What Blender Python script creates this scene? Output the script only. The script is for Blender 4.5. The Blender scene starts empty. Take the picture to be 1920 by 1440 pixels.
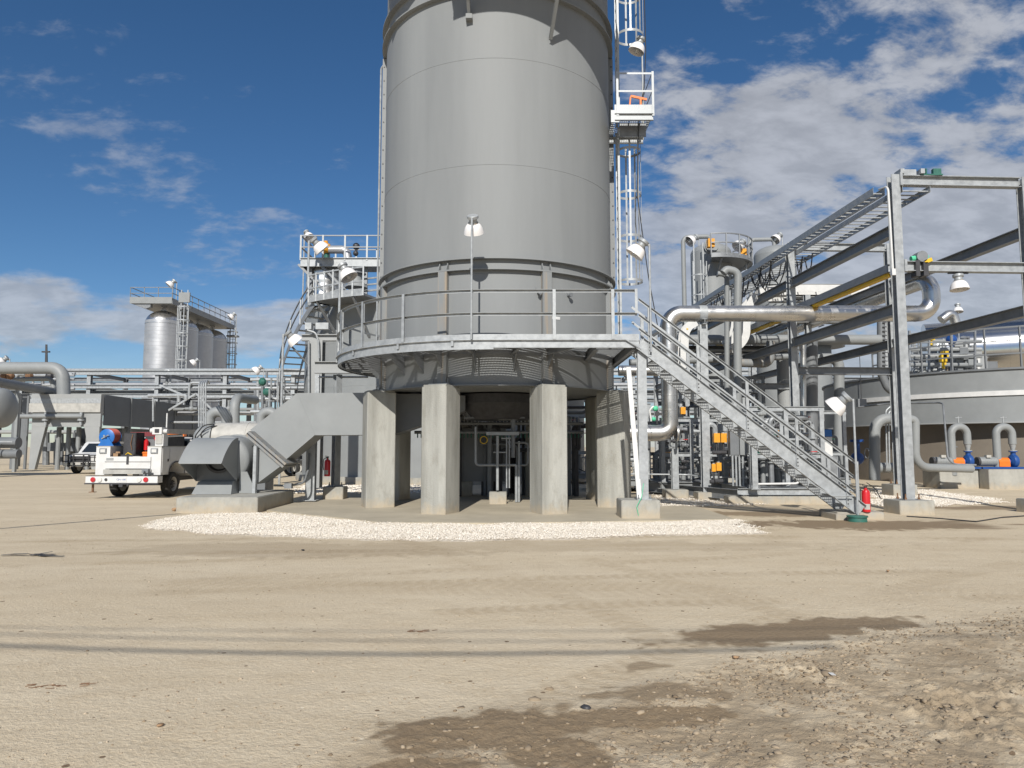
import bpy, math, random
import numpy as np
from mathutils import Vector, Matrix
R=math.radians; PI=math.pi
sc=bpy.context.scene
col=sc.collection
# ---------------- camera, world, sun, exposure ----------------
FPX=1350.0; PITCH=R(5.0); EYE=1.6
cd=bpy.data.cameras.new('camera'); cam=bpy.data.objects.new('camera',cd); col.objects.link(cam)
cam.location=(0,0,EYE); cam.rotation_euler=(R(90)+PITCH,0,0)
cd.sensor_fit='HORIZONTAL'; cd.sensor_width=36; cd.lens=36*FPX/1920; cd.clip_start=0.05; cd.clip_end=9000
sc.camera=cam
SUN_EL=34.0; SUN_AZ=5.0
sd=bpy.data.lights.new('sun','SUN'); sd.energy=5.0; sd.angle=R(0.55); sd.color=(1,0.955,0.88)
sun=bpy.data.objects.new('sun',sd); col.objects.link(sun); sun.rotation_euler=(R(90-SUN_EL),0,R(-SUN_AZ)); sun.location=(-2,-20,30)
sc.view_settings.view_transform='Standard'; sc.view_settings.look='None'; sc.view_settings.gamma=1
sc.view_settings.exposure=-0.05
wd=bpy.data.worlds.new('World'); sc.world=wd; wd.use_nodes=True
def world():
    nt=wd.node_tree; nt.nodes.clear(); N=nt.nodes.new; L=nt.links.new
    out=N('ShaderNodeOutputWorld'); bg=N('ShaderNodeBackground'); bg.inputs[1].default_value=0.085
    sky=N('ShaderNodeTexSky'); sky.sky_type='NISHITA'; sky.sun_disc=False
    sky.sun_elevation=R(SUN_EL); sky.sun_rotation=R(180+SUN_AZ); sky.altitude=1200; sky.air_density=1.0; sky.dust_density=0.35; sky.ozone_density=3.5
    hsv=N('ShaderNodeHueSaturation'); hsv.inputs['Saturation'].default_value=1.18; hsv.inputs['Value'].default_value=1.06; hsv.inputs['Hue'].default_value=0.500
    L(sky.outputs[0],hsv.inputs['Color'])
    tc=N('ShaderNodeTexCoord'); sep=N('ShaderNodeSeparateXYZ'); L(tc.outputs['Generated'],sep.inputs[0])
    def m(op,a,b=None,c=None,clamp=False):
        n=N('ShaderNodeMath'); n.operation=op; n.use_clamp=clamp
        for i,v in enumerate((a,b,c)):
            if v is None: continue
            if isinstance(v,(int,float)): n.inputs[i].default_value=v
            else: L(v,n.inputs[i])
        return n.outputs[0]
    def ss(v,a,b):
        n=N('ShaderNodeMapRange'); n.interpolation_type='SMOOTHSTEP'; L(v,n.inputs[0]); n.inputs[1].default_value=a; n.inputs[2].default_value=b
        return n.outputs[0]
    x,y,z=sep.outputs
    zz=m('ADD',m('MAXIMUM',z,0.0),0.32)
    u=m('DIVIDE',x,zz); v=m('DIVIDE',y,zz)
    cmb=N('ShaderNodeCombineXYZ'); L(u,cmb.inputs[0]); L(v,cmb.inputs[1]); cmb.inputs[2].default_value=3.1
    def noise(vec,scale,det,rough,dist,sx=1,sy=1,rz=0,loc=(0,0,0)):
        mp=N('ShaderNodeMapping'); L(vec,mp.inputs[0]); mp.inputs['Scale'].default_value=(sx,sy,1); mp.inputs['Rotation'].default_value=(0,0,rz); mp.inputs['Location'].default_value=loc
        n=N('ShaderNodeTexNoise'); n.inputs['Scale'].default_value=scale; n.inputs['Detail'].default_value=det; n.inputs['Roughness'].default_value=rough; n.inputs['Distortion'].default_value=dist
        L(mp.outputs[0],n.inputs['Vector']); return n.outputs[0]
    # high alto-cumulus sheets, thick on the right
    n1=noise(cmb.outputs[0],2.7,9,0.58,0.25,1.0,1.35,R(-32),(2.3,0.4,0))
    n1b=noise(cmb.outputs[0],10.0,6,0.6,0.2,1.0,1.5,R(-32))
    n1=m('ADD',m('MULTIPLY',n1,0.66),m('MULTIPLY',n1b,0.34))
    az=m('DIVIDE',x,m('MAXIMUM',y,0.05))
    right=ss(az,-0.06,0.30)
    lowr=ss(z,0.60,0.12)
    thr=m('SUBTRACT',0.565,m('MULTIPLY',right,m('ADD',0.12,m('MULTIPLY',lowr,0.09))))
    c1=m('MULTIPLY',ss(m('SUBTRACT',n1,thr),-0.005,0.10),m('ADD',0.34,m('MULTIPLY',right,0.46)))
    # low cumulus bank at the left horizon
    cm2=N('ShaderNodeCombineXYZ'); L(m('MULTIPLY',az,1.0),cm2.inputs[0]); L(m('MULTIPLY',z,3.1),cm2.inputs[1]); cm2.inputs[2].default_value=5.7
    n2=noise(cm2.outputs[0],4.6,8,0.55,0.2,1,1,0,(0.55,0.0,0))
    band=m('MULTIPLY',ss(z,0.06,0.15),ss(z,0.228,0.17))
    lf=m('MULTIPLY',ss(az,0.12,-0.2),1.0)
    c2=m('MULTIPLY',ss(m('ADD',n2,m('MULTIPLY',m('SUBTRACT',band,1.0),0.35)),0.37,0.52),m('MULTIPLY',lf,0.72))
    hz=m('MULTIPLY',ss(z,0.17,0.0),0.22)
    cl=m('MAXIMUM',m('MAXIMUM',c1,c2),hz)
    shade=m('ADD',0.80,m('MULTIPLY',ss(n1b,0.35,0.7),0.28))
    cc=N('ShaderNodeVectorMath'); cc.operation='SCALE'; cc.inputs[0].default_value=(6.3,6.45,6.85); L(shade,cc.inputs['Scale'])
    mx=N('ShaderNodeMix'); mx.data_type='RGBA'; L(cl,mx.inputs['Factor']); L(hsv.outputs[0],mx.inputs['A']); L(cc.outputs[0],mx.inputs['B'])
    L(mx.outputs['Result'],bg.inputs[0]); L(bg.outputs[0],out.inputs[0])
world()
# ---------------- pixel -> world measuring helpers (1920 x 1440 photo pixels) ----------------
def _ray(px,py):
    a=(px-960)/FPX; b=(720-py)/FPX
    return a, math.cos(PITCH)-b*math.sin(PITCH), math.sin(PITCH)+b*math.cos(PITCH)
def W(px,py,Y):
    x,y,z=_ray(px,py); t=Y/y; return Vector((x*t,Y,EYE+z*t))
def G(px,py,z0=0.0):
    x,y,z=_ray(px,py); t=(z0-EYE)/z; return Vector((x*t,y*t,z0))
def X(px,Y): return (px-960)/FPX*Y
def V(*a): return Vector(a)
# ---------------- mesh builder ----------------
class MB:
    def __init__(s): s.v=[]; s.f=[]
    def add(s,vs,fs):
        o=len(s.v); s.v.extend([tuple(p) for p in vs]); s.f.extend([tuple(i+o for i in f) for f in fs]); return s
    def box(s,x0,x1,y0,y1,z0,z1):
        vs=[(x,y,z) for z in (z0,z1) for y in (y0,y1) for x in (x0,x1)]
        return s.add(vs,[(0,2,3,1),(4,5,7,6),(0,1,5,4),(2,6,7,3),(0,4,6,2),(1,3,7,5)])
    def cbox(s,c,sz,rz=0,rx=0,ry=0):
        M=Matrix.Rotation(rz,4,'Z')@Matrix.Rotation(ry,4,'Y')@Matrix.Rotation(rx,4,'X')
        vs=[Vector(c)+M@Vector(((i-.5)*sz[0],(j-.5)*sz[1],(k-.5)*sz[2])) for k in (0,1) for j in (0,1) for i in (0,1)]
        return s.add(vs,[(0,2,3,1),(4,5,7,6),(0,1,5,4),(2,6,7,3),(0,4,6,2),(1,3,7,5)])
    def bar(s,p0,p1,w,h,up=(0,0,1)):
        p0=Vector(p0);p1=Vector(p1);d=(p1-p0).normalized(); up=Vector(up)
        if abs(d.dot(up))>0.98: up=Vector((0,1,0))
        sd=d.cross(up).normalized(); u=sd.cross(d).normalized()
        vs=[]
        for p in (p0,p1):
            for a,b in ((-1,-1),(1,-1),(1,1),(-1,1)): vs.append(p+sd*(a*w/2)+u*(b*h/2))
        return s.add(vs,[(3,2,1,0),(4,5,6,7),(0,1,5,4),(1,2,6,5),(2,3,7,6),(3,0,4,7)])
    def ibeam(s,p0,p1,d,w,t=0.015,up=(0,0,1)):
        p0=Vector(p0);p1=Vector(p1);ax=(p1-p0).normalized(); up=Vector(up)
        if abs(ax.dot(up))>0.98: up=Vector((0,1,0))
        sd=ax.cross(up).normalized(); u=sd.cross(ax).normalized(); o=u*(d/2-t/2)
        s.bar(p0+o,p1+o,w,t,u); s.bar(p0-o,p1-o,w,t,u); s.bar(p0,p1,t,d-2*t-0.001,u); return s
    def channel(s,p0,p1,d,w,t=0.012,up=(0,0,1),side=1):
        p0=Vector(p0);p1=Vector(p1);ax=(p1-p0).normalized(); up=Vector(up)
        sd=ax.cross(up).normalized()*side; u=sd.cross(ax).normalized()*side; o=u*(d/2-t/2); q=sd*(w/2)
        s.bar(p0,p1,t,d,u); s.bar(p0+o+q,p1+o+q,w-t,t,u); s.bar(p0-o+q,p1-o+q,w-t,t,u); return s
    def tube(s,pts,r,n=12,bend=0,caps=True,rib=0,ribr=0.012,seg=6):
        P=[Vector(p) for p in pts]
        if bend:
            Q=[P[0]]
            for i in range(1,len(P)-1):
                a=(P[i-1]-P[i]);b=(P[i+1]-P[i]); la,lb=a.length,b.length; a.normalize(); b.normalize()
                ang=a.angle(b)
                if ang>3.1: Q.append(P[i]); continue
                t=min(bend/math.tan(ang/2),la*0.49,lb*0.49); rr=t*math.tan(ang/2)
                c=P[i]+(a+b).normalized()*(rr/math.sin(ang/2))
                v0=P[i]+a*t-c; v1=P[i]+b*t-c; tot=v0.angle(v1); ax=v0.cross(v1).normalized()
                for k in range(seg+1): Q.append(c+Matrix.Rotation(tot*k/seg,3,ax)@v0)
            Q.append(P[-1]); P=Q
        if rib:
            Q=[(P[0],r)]
            for i in range(len(P)-1):
                l=(P[i+1]-P[i]).length
                if l>rib*0.6:
                    m=max(1,int(l/rib)); d=(P[i+1]-P[i])/l
                    for k in range(1,m+1):
                        p=P[i]+(P[i+1]-P[i])*(k/m) - d*0.05
                        Q+= [(p-d*.02,r),(p-d*.018,r+ribr),(p+d*.018,r+ribr),(p+d*.02,r)]
                Q.append((P[i+1],r))
            P=[q[0] for q in Q]; rad=[q[1] for q in Q]
        else: rad=[r]*len(P) if not isinstance(r,(list,tuple)) else list(r)
        T=[]
        for i in range(len(P)):
            if i==0: t=P[1]-P[0]
            elif i==len(P)-1: t=P[-1]-P[-2]
            else: t=(P[i+1]-P[i]).normalized()+(P[i]-P[i-1]).normalized()
            T.append(t.normalized())
        u=Vector((0,0,1)) if abs(T[0].z)<0.9 else Vector((0,1,0))
        u=(u-T[0]*u.dot(T[0])).normalized(); vs=[]
        for i in range(len(P)):
            if i:
                u=(u-T[i]*u.dot(T[i])).normalized()
            w=T[i].cross(u)
            for k in range(n):
                a=2*PI*k/n; vs.append(P[i]+(u*math.cos(a)+w*math.sin(a))*rad[i])
        fs=[]
        for i in range(len(P)-1):
            for k in range(n):
                k2=(k+1)%n; fs.append((i*n+k,i*n+k2,(i+1)*n+k2,(i+1)*n+k))
        if caps: fs.append(tuple(range(n))[::-1]); fs.append(tuple((len(P)-1)*n+k for k in range(n)))
        return s.add(vs,fs)
    def cyl(s,p0,p1,r0,r1=None,n=20,caps=True):
        return s.tube([p0,p1],[r0,r0 if r1 is None else r1],n=n,caps=caps)
    def lathe(s,prof,c=(0,0,0),axis=(0,0,1),n=32,a0=0,a1=2*PI):
        ax=Vector(axis).normalized(); u=Vector((1,0,0)) if abs(ax.x)<0.9 else Vector((0,1,0))
        u=(u-ax*u.dot(ax)).normalized(); w=ax.cross(u); full=abs(a1-a0-2*PI)<1e-6; m=n if full else n+1; c=Vector(c)
        vs=[c+ax*z+(u*math.cos(a0+(a1-a0)*k/n)+w*math.sin(a0+(a1-a0)*k/n))*max(r,1e-4) for r,z in prof for k in range(m)]
        fs=[]
        for i in range(len(prof)-1):
            for k in range(n):
                k2=(k+1)%m; fs.append((i*m+k,i*m+k2,(i+1)*m+k2,(i+1)*m+k))
        return s.add(vs,fs)
    def arcbar(s,c,r,a0,a1,z0,z1,w,n=48):
        """rectangular bar following an arc; angle 0 = towards camera (-Y), positive = +X"""
        vs=[]
        for k in range(n+1):
            a=a0+(a1-a0)*k/n; dx,dy=math.sin(a),-math.cos(a)
            for rr,z in ((r-w/2,z0),(r+w/2,z0),(r+w/2,z1),(r-w/2,z1)): vs.append((c[0]+dx*rr,c[1]+dy*rr,z))
        fs=[]
        for k in range(n):
            o=k*4; 
            for j in range(4): fs.append((o+j,o+(j+1)%4,o+4+(j+1)%4,o+4+j))
        fs.append((3,2,1,0)); o=n*4; fs.append((o,o+1,o+2,o+3))
        return s.add(vs,fs)
    def prism(s,poly,vec):
        P=[Vector(p) for p in poly]; n=len(P); vec=Vector(vec)
        return s.add(P+[p+vec for p in P],[tuple(range(n))[::-1],tuple(range(n,2*n))]+[(i,(i+1)%n,n+(i+1)%n,n+i) for i in range(n)])
    def bolt(s,c,r=0.02,h=0.03,ax=(0,0,1)): return s.cyl(c,Vector(c)+Vector(ax)*h,r,n=6)
    def dome(s,c,r,h,n=32,m=7,axis=(0,0,1)):
        return s.lathe([(r*math.cos(PI/2*i/m),h*math.sin(PI/2*i/m)) for i in range(m+1)],c,axis,n)
    def sphere(s,c,r,n=12): return s.lathe([(r*math.sin(PI*i/8),-r*math.cos(PI*i/8)) for i in range(9)],c,n=n)
def meshof(name,mb,m,ang=32):
    me=bpy.data.meshes.new(name); me.from_pydata(mb.v,[],mb.f); 
    import bmesh
    b=bmesh.new(); b.from_mesh(me); bmesh.ops.recalc_face_normals(b,faces=b.faces); b.to_mesh(me); b.free()
    me.polygons.foreach_set('use_smooth',[True]*len(me.polygons)); me.set_sharp_from_angle(angle=R(ang)); me.update()
    me.materials.append(m); return me
def part(name,mb,m,parent=None,label=None):
    o=bpy.data.objects.new(name,meshof(name,mb,m)); col.objects.link(o)
    if parent is not None: o.parent=parent
    if label: o['label']=label
    return o
def tag(o,label,cat,group=None):
    o['label']=label; o['category']=cat
    if group: o['group']=group
    return o
def thing(name,label,cat,group=None):
    o=bpy.data.objects.new(name,None); o.empty_display_size=0.3; col.objects.link(o); return tag(o,label,cat,group)
def desc(o):
    r=[]
    for c in o.children: r.append(c); r+=desc(c)
    return r
def done(o,loc=None):
    """put the origin of a thing (all parts modelled in world space) at the middle of its base"""
    ms=[c for c in desc(o) if c.type=='MESH']
    if o.type=='MESH': ms.append(o)
    if loc is None:
        A=np.concatenate([np.array([v.co[:] for v in c.data.vertices]) for c in ms if len(c.data.vertices)])
        lo,hi=A.min(0),A.max(0); loc=Vector(((lo[0]+hi[0])/2,(lo[1]+hi[1])/2,lo[2]))
    loc=Vector(loc); seen=set()
    for c in ms:
        if c.data.name in seen: continue
        seen.add(c.data.name); c.data.transform(Matrix.Translation(-loc))
    o.location=loc; return o
def single(name,mb,m,label,cat,group=None,loc=None):
    o=part(name,mb,m); tag(o,label,cat,group); return done(o,loc)
def struct(name,mb,m,kind='structure'):
    o=part(name,mb,m); o['kind']=kind; return o
def dup(o,loc,rz=0,label=None,parent=None,scale=None):
    c=o.copy(); col.objects.link(c)
    if parent is None:
        c.location=loc; c.rotation_euler=(0,0,rz)
        if scale: c.scale=(scale,)*3
        if label: c['label']=label
    else: c.parent=parent
    for ch in list(o.children): dup(ch,None,parent=c)
    return c
# ---------------- materials ----------------
def mat(name,colr,rough=0.5,metal=0.0,var=0.08,scale=3.0,bump=0.0,bscale=20,spec=0.5,col2=None,streak=False,obj=True,rvar=0.0,coat=0):
    m=bpy.data.materials.new(name); m.use_nodes=True; nt=m.node_tree; N=nt.nodes.new; L=nt.links.new
    p=nt.nodes['Principled BSDF']; p.inputs['Roughness'].default_value=rough; p.inputs['Metallic'].default_value=metal
    p.inputs['Specular IOR Level'].default_value=spec; p.inputs['Coat Weight'].default_value=coat; p.inputs['Coat Roughness'].default_value=0.15
    tc=N('ShaderNodeTexCoord'); vec=tc.outputs['Object']
    mp=N('ShaderNodeMapping'); L(vec,mp.inputs[0])
    if streak: mp.inputs['Scale'].default_value=(1,1,0.12)
    n=N('ShaderNodeTexNoise'); n.inputs['Scale'].default_value=scale; n.inputs['Detail'].default_value=6; n.inputs['Roughness'].default_value=0.62
    L(mp.outputs[0],n.inputs['Vector'])
    mr=N('ShaderNodeMapRange'); mr.inputs[1].default_value=0.3; mr.inputs[2].default_value=0.7; L(n.outputs[0],mr.inputs[0])
    mx=N('ShaderNodeMix'); mx.data_type='RGBA'; L(mr.outputs[0],mx.inputs['Factor'])
    a=[c*(1-var) for c in colr]+[1]; b=[min(1,c*(1+var)) for c in (col2 or colr)]+[1]
    mx.inputs['A'].default_value=a; mx.inputs['B'].default_value=b; L(mx.outputs['Result'],p.inputs['Base Color'])
    if rvar:
        r2=N('ShaderNodeMapRange'); r2.inputs[1].default_value=0.3; r2.inputs[2].default_value=0.7; r2.inputs[3].default_value=rough-rvar; r2.inputs[4].default_value=rough+rvar
        L(n.outputs[0],r2.inputs[0]); L(r2.outputs[0],p.inputs['Roughness'])
    if bump:
        nb=N('ShaderNodeTexNoise'); nb.inputs['Scale'].default_value=bscale; nb.inputs['Detail'].default_value=4; L(vec,nb.inputs['Vector'])
        bp=N('ShaderNodeBump'); bp.inputs['Strength'].default_value=bump; bp.inputs['Distance'].default_value=0.02; L(nb.outputs[0],bp.inputs['Height']); L(bp.outputs[0],p.inputs['Normal'])
    m['_']=1
    return m
M={}
M['paint']=mat('grey_paint',(0.222,0.233,0.238),0.6,0,0.12,0.7,0.10,1.1,streak=True,rvar=0.08,spec=0.35)
M['paint2']=mat('grey_paint_matt',(0.245,0.258,0.262),0.52,0,0.07,1.6,0.03,4,rvar=0.07)
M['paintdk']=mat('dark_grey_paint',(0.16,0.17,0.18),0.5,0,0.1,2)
M['paintfar']=mat('pale_grey_paint',(0.31,0.32,0.32),0.5,0,0.08,0.8)
M['galv']=mat('galvanised_steel',(0.36,0.378,0.39),0.48,0.25,0.18,7,0.05,30,rvar=0.1)
M['galvdk']=mat('dark_galvanised_steel',(0.22,0.232,0.245),0.5,0.3,0.18,4,0.05,30,rvar=0.1)  # darker galvanised tone, largely on rear, side and underside members
M['grate']=mat('grating_steel',(0.30,0.315,0.325),0.5,0.3,0.15,5)
M['clad']=mat('aluminium_cladding',(0.66,0.65,0.63),0.3,0.95,0.06,3,0.10,2.2,rvar=0.07)
M['clad2']=mat('dull_aluminium_cladding',(0.47,0.48,0.50),0.45,0.6,0.12,0.6,0.06,1.2,rvar=0.1)
M['conc']=mat('concrete',(0.265,0.262,0.235),0.9,0,0.22,1.8,0.4,30,streak=True,col2=(0.38,0.378,0.348))
M['conc2']=mat('pale_concrete',(0.35,0.345,0.315),0.9,0,0.16,2.2,0.25,30)
M['slab']=mat('dusty_concrete',(0.42,0.37,0.28),0.92,0,0.14,0.9,0.12,25)
M['white']=mat('white_paint',(0.64,0.64,0.63),0.35,0,0.08,4,coat=0.2)
M['dirtywhite']=mat('dirty_white_paint',(0.42,0.41,0.38),0.5,0,0.18,3)
M['shade']=mat('lamp_enamel',(0.80,0.78,0.77),0.35,0,0.04,6)
M['red']=mat('red_paint',(0.55,0.015,0.02),0.3,0,0.1,6,coat=0.3)
M['orange']=mat('orange_paint',(0.75,0.17,0.015),0.45,0,0.1,6)
M['amber']=mat('amber_paint',(0.72,0.32,0.02),0.45,0,0.12,6)
M['yellow']=mat('yellow_paint',(0.70,0.45,0.02),0.5,0,0.15,4)
M['blue']=mat('blue_paint',(0.015,0.07,0.26),0.4,0,0.12,5)
M['ltblue']=mat('bright_blue_paint',(0.015,0.13,0.42),0.4,0,0.1,5)
M['green']=mat('green_tape',(0.02,0.20,0.09),0.6,0,0.3,10)
M['mint']=mat('mint_green_plastic',(0.10,0.55,0.32),0.5,0,0.2,10)
M['teal']=mat('dark_green_plastic',(0.03,0.13,0.10),0.5,0,0.2,10)
M['black']=mat('black_rubber',(0.025,0.025,0.027),0.6,0,0.3,8)
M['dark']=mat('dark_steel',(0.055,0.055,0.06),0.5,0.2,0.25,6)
M['rubber']=mat('tyre_rubber',(0.03,0.029,0.027),0.85,0,0.3,10,0.3,60)
M['glass']=mat('dark_glass',(0.02,0.025,0.03),0.06,0,0.05,2,spec=0.8)
M['chrome']=mat('bright_metal',(0.75,0.75,0.75),0.2,1,0.05,4)
M['rust']=mat('rusty_steel',(0.20,0.11,0.06),0.8,0.1,0.35,9)
M['brass']=mat('dirty_brass',(0.45,0.28,0.07),0.4,0.7,0.2,9)
M['clay']=mat('brown_stone',(0.33,0.21,0.12),0.9,0,0.25,9,0.4,20)
M['skirt_shade']=mat('shaded_taupe_paint',(0.18,0.155,0.125),0.7,0,0.1,1)  # basin skirt: shade below the overhanging wall mixed into the brown-grey
M['mirror']=mat('polished_cladding',(0.50,0.50,0.50),0.16,1.0,0.05,1,0.05,1.0)
M['gravel']=mat('crushed_limestone',(0.66,0.60,0.53),0.95,0,0.18,14,col2=(0.80,0.74,0.66))
M['shaded_panel']=mat('shade_dark_panel',(0.12,0.135,0.155),0.55,0.1,0.08,1.2)  # cooler side facing away from the sun, shade put into the colour
M['lens_red']=mat('red_lens',(0.45,0.02,0.03),0.2,0,0.05,5,coat=0.5)
M['lens_white']=mat('clear_lens',(0.6,0.6,0.58),0.2,0,0.05,5,coat=0.5)
M['cable']=mat('black_cable',(0.03,0.03,0.032),0.55,0,0.2,8)
def rusty_paint():
    """tank straps: grey paint with buff runs of rust below the welds"""
    m=M['paint'].copy(); m.name='rust_streaked_paint'; nt=m.node_tree; N=nt.nodes.new; L=nt.links.new
    p=nt.nodes['Principled BSDF']; src=p.inputs['Base Color'].links[0].from_socket
    tc=N('ShaderNodeTexCoord'); mp=N('ShaderNodeMapping'); mp.inputs['Scale'].default_value=(9,9,0.5); L(tc.outputs['Object'],mp.inputs[0])
    n=N('ShaderNodeTexNoise'); n.inputs['Scale'].default_value=1; n.inputs['Detail'].default_value=5; L(mp.outputs[0],n.inputs['Vector'])
    r=N('ShaderNodeMapRange'); r.inputs[1].default_value=0.48; r.inputs[2].default_value=0.72; r.inputs[4].default_value=0.5; L(n.outputs[0],r.inputs[0])
    mx=N('ShaderNodeMix'); mx.data_type='RGBA'; L(r.outputs[0],mx.inputs['Factor']); L(src,mx.inputs['A']); mx.inputs['B'].default_value=(0.42,0.30,0.17,1); L(mx.outputs['Result'],p.inputs['Base Color'])
    return m
M['rustpaint']=rusty_paint()
def splashed(src,name):
    m=M[src].copy(); m.name=name; nt=m.node_tree; N=nt.nodes.new; L=nt.links.new
    p=nt.nodes['Principled BSDF']; s=p.inputs['Base Color'].links[0].from_socket
    tc=N('ShaderNodeTexCoord'); sp=N('ShaderNodeSeparateXYZ'); L(tc.outputs['Object'],sp.inputs[0])
    n=N('ShaderNodeTexNoise'); n.inputs['Scale'].default_value=6; n.inputs['Detail'].default_value=6; L(tc.outputs['Object'],n.inputs['Vector'])
    a=N('ShaderNodeMath'); a.operation='MULTIPLY_ADD'; L(n.outputs[0],a.inputs[0]); a.inputs[1].default_value=-0.55; L(sp.outputs[2],a.inputs[2])
    r=N('ShaderNodeMapRange'); L(a.outputs[0],r.inputs[0]); r.inputs[1].default_value=-0.25; r.inputs[2].default_value=0.02; r.inputs[3].default_value=0.55; r.inputs[4].default_value=0.0
    mx=N('ShaderNodeMix'); mx.data_type='RGBA'; L(r.outputs[0],mx.inputs['Factor']); L(s,mx.inputs['A']); mx.inputs['B'].default_value=(0.47,0.37,0.24,1)
    # darker water and form-board blotches
    mp=N('ShaderNodeMapping'); mp.inputs['Scale'].default_value=(2.2,2.2,0.9); L(tc.outputs['Object'],mp.inputs[0]); n2=N('ShaderNodeTexNoise'); n2.inputs['Scale'].default_value=1.7; n2.inputs['Detail'].default_value=8; n2.inputs['Roughness'].default_value=.7; L(mp.outputs[0],n2.inputs['Vector'])
    r2=N('ShaderNodeMapRange'); L(n2.outputs[0],r2.inputs[0]); r2.inputs[1].default_value=0.52; r2.inputs[2].default_value=0.72; r2.inputs[4].default_value=0.5
    m2=N('ShaderNodeMix'); m2.data_type='RGBA'; L(r2.outputs[0],m2.inputs['Factor']); L(mx.outputs['Result'],m2.inputs['A']); m2.inputs['B'].default_value=(0.20,0.185,0.15,1); L(m2.outputs['Result'],p.inputs['Base Color'])
    return m
M['conc']=splashed('conc','splashed_concrete'); M['conc2']=splashed('conc2','splashed_pale_concrete')
rnd=random.Random(7)
# ---------------- ground ----------------
def vnoise(x,y,seed):
    xi=np.floor(x).astype(np.int64); yi=np.floor(y).astype(np.int64); xf=x-xi; yf=y-yi
    def h(a,b):
        n=(a*374761393+b*668265263+seed*982451653)&0x7fffffff; n=((n^(n>>13))*1274126177)&0x7fffffff; n=n^(n>>16)
        return (n&0xffff)/65535.0
    u=xf*xf*(3-2*xf); v=yf*yf*(3-2*yf)
    return (h(xi,yi)*(1-u)+h(xi+1,yi)*u)*(1-v)+(h(xi,yi+1)*(1-u)+h(xi+1,yi+1)*u)*v
def fbm(x,y,f,o,seed):
    s=0;a=1;t=0
    for i in range(o): s=s+a*vnoise(x*f+i*17.3,y*f+i*9.1,seed+i); t+=a; a*=0.5; f*=2.03
    return s/t
def sstep(a,b,x):
    t=np.clip((x-a)/(b-a),0,1); return t*t*(3-2*t)
def rough_mask(x,y):
    line=4.55+0.52*(x+0.3)+0.5*(fbm(x,y,0.9,3,5)-0.5)
    return sstep(-0.15,0.5,line-y)*sstep(-1.4,-0.2,x+0.6*(fbm(x,y,1.3,2,9)-.5))
def height(x,y):
    rm=rough_mask(x,y); near=sstep(60,25,y)
    h=0.02*(fbm(x,y,0.25,3,1)-0.5)+0.008*(fbm(x,y,3.5,3,2)-0.5)+0.005*(fbm(x,y,12,2,31)-.5)
    clod=(np.clip(fbm(x,y,6.0,3,21)-0.50,0,1)*0.08+np.clip(fbm(x,y,14,2,22)-0.55,0,1)*0.06+np.clip(fbm(x,y,24,2,23)-0.48,0,1)*0.075)*(0.35+0.9*sstep(.4,.6,fbm(x,y,1.1,2,88)))
    return (h+rm*(0.05*(fbm(x,y,1.2,2,3)-0.4)+clod))*near*0.999+0.0
def damp_and_shade(x,y):
    n=fbm(x,y,2.2,5,41)-0.5+0.8*(fbm(x,y,8,4,47)-.5); n2=fbm(x,y,0.7,3,43)-0.5
    def blob(cx,cy,rx,ry,rot=0,amp=1):
        c,s=math.cos(rot),math.sin(rot); u=((x-cx)*c+(y-cy)*s)/rx; v=(-(x-cx)*s+(y-cy)*c)/ry
        return sstep(1.0,0.72,np.sqrt(u*u+v*v)+n*0.9)*amp
    w=blob(-0.10,4.22,0.78,0.33,0.12)
    w=np.maximum(w,blob(0.25,3.95,0.35,0.28,0.2)); w=np.maximum(w,blob(-0.45,3.72,0.40,0.12,0.1)); w=np.maximum(w,blob(0.85,4.42,0.75,0.16,0.15))
    w=np.maximum(w,blob(0.75,4.65,1.0,0.30,0.35,0.9)*sstep(0.42,0.56,fbm(x,y,3.5,3,77)))
    w=np.maximum(w,blob(2.35,6.45,1.7,0.38,0.30,1.0)); w=np.maximum(w,blob(1.35,5.6,0.8,0.15,0.36,0.7)*sstep(0.45,0.55,fbm(x,y,3.0,3,78)))
    w=np.maximum(w,blob(7.5,15.0,2.9,1.1,0.0,1.0)); w=np.maximum(w,blob(6.4,17.6,2.2,0.9,0.0,0.9)); w=np.maximum(w,blob(12.8,19.3,2.9,0.6,0,0.9))
    w=np.maximum(w,blob(-3.6,11.5,3.6,0.9,-0.05,0.33)); w=np.maximum(w,blob(0.5,11.9,6.0,0.7,0.0,0.22))
    w=np.maximum(w,rough_mask(x,y)*(0.22+0.35*sstep(.35,.65,fbm(x,y,5,3,93))))  # dug zone: its shading, plus slight damp, put into the ground tone
    w=np.maximum(w,rough_mask(x,y)*sstep(0.50,0.68,fbm(x,y,2.6,4,91))*0.7)
    return w
def grid_axis(segs):
    a=[]
    for x0,x1,d in segs: a+=list(np.arange(x0,x1-1e-6,d))
    a.append(segs[-1][1]); return np.array(a)
gx=grid_axis([(-4000,-1000,600),(-1000,-200,120),(-200,-60,20),(-60,-20,3),(-20,-8,0.5),(-8,-4,0.12),(-4,-1.3,0.05),(-1.3,5,0.02),(5,7,0.05),(7,9,0.1),(9,22,0.5),(22,60,3),(60,200,20),(200,1000,120),(1000,4000,600)])
gy=grid_axis([(-400,-60,60),(-60,-10,8),(-10,2,1),(2,2.9,0.1),(2.9,3.6,0.1),(3.6,7.4,0.02),(7.4,17,0.08),(17,30,0.3),(30,60,2),(60,200,15),(200,1000,120),(1000,6000,700)])
GX,GY=np.meshgrid(gx,gy); H=height(GX,GY)
nx,ny=len(gx),len(gy)
co=np.stack([GX.ravel(),GY.ravel(),H.ravel()],1)
idx=np.arange(nx*ny).reshape(ny,nx)
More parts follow.
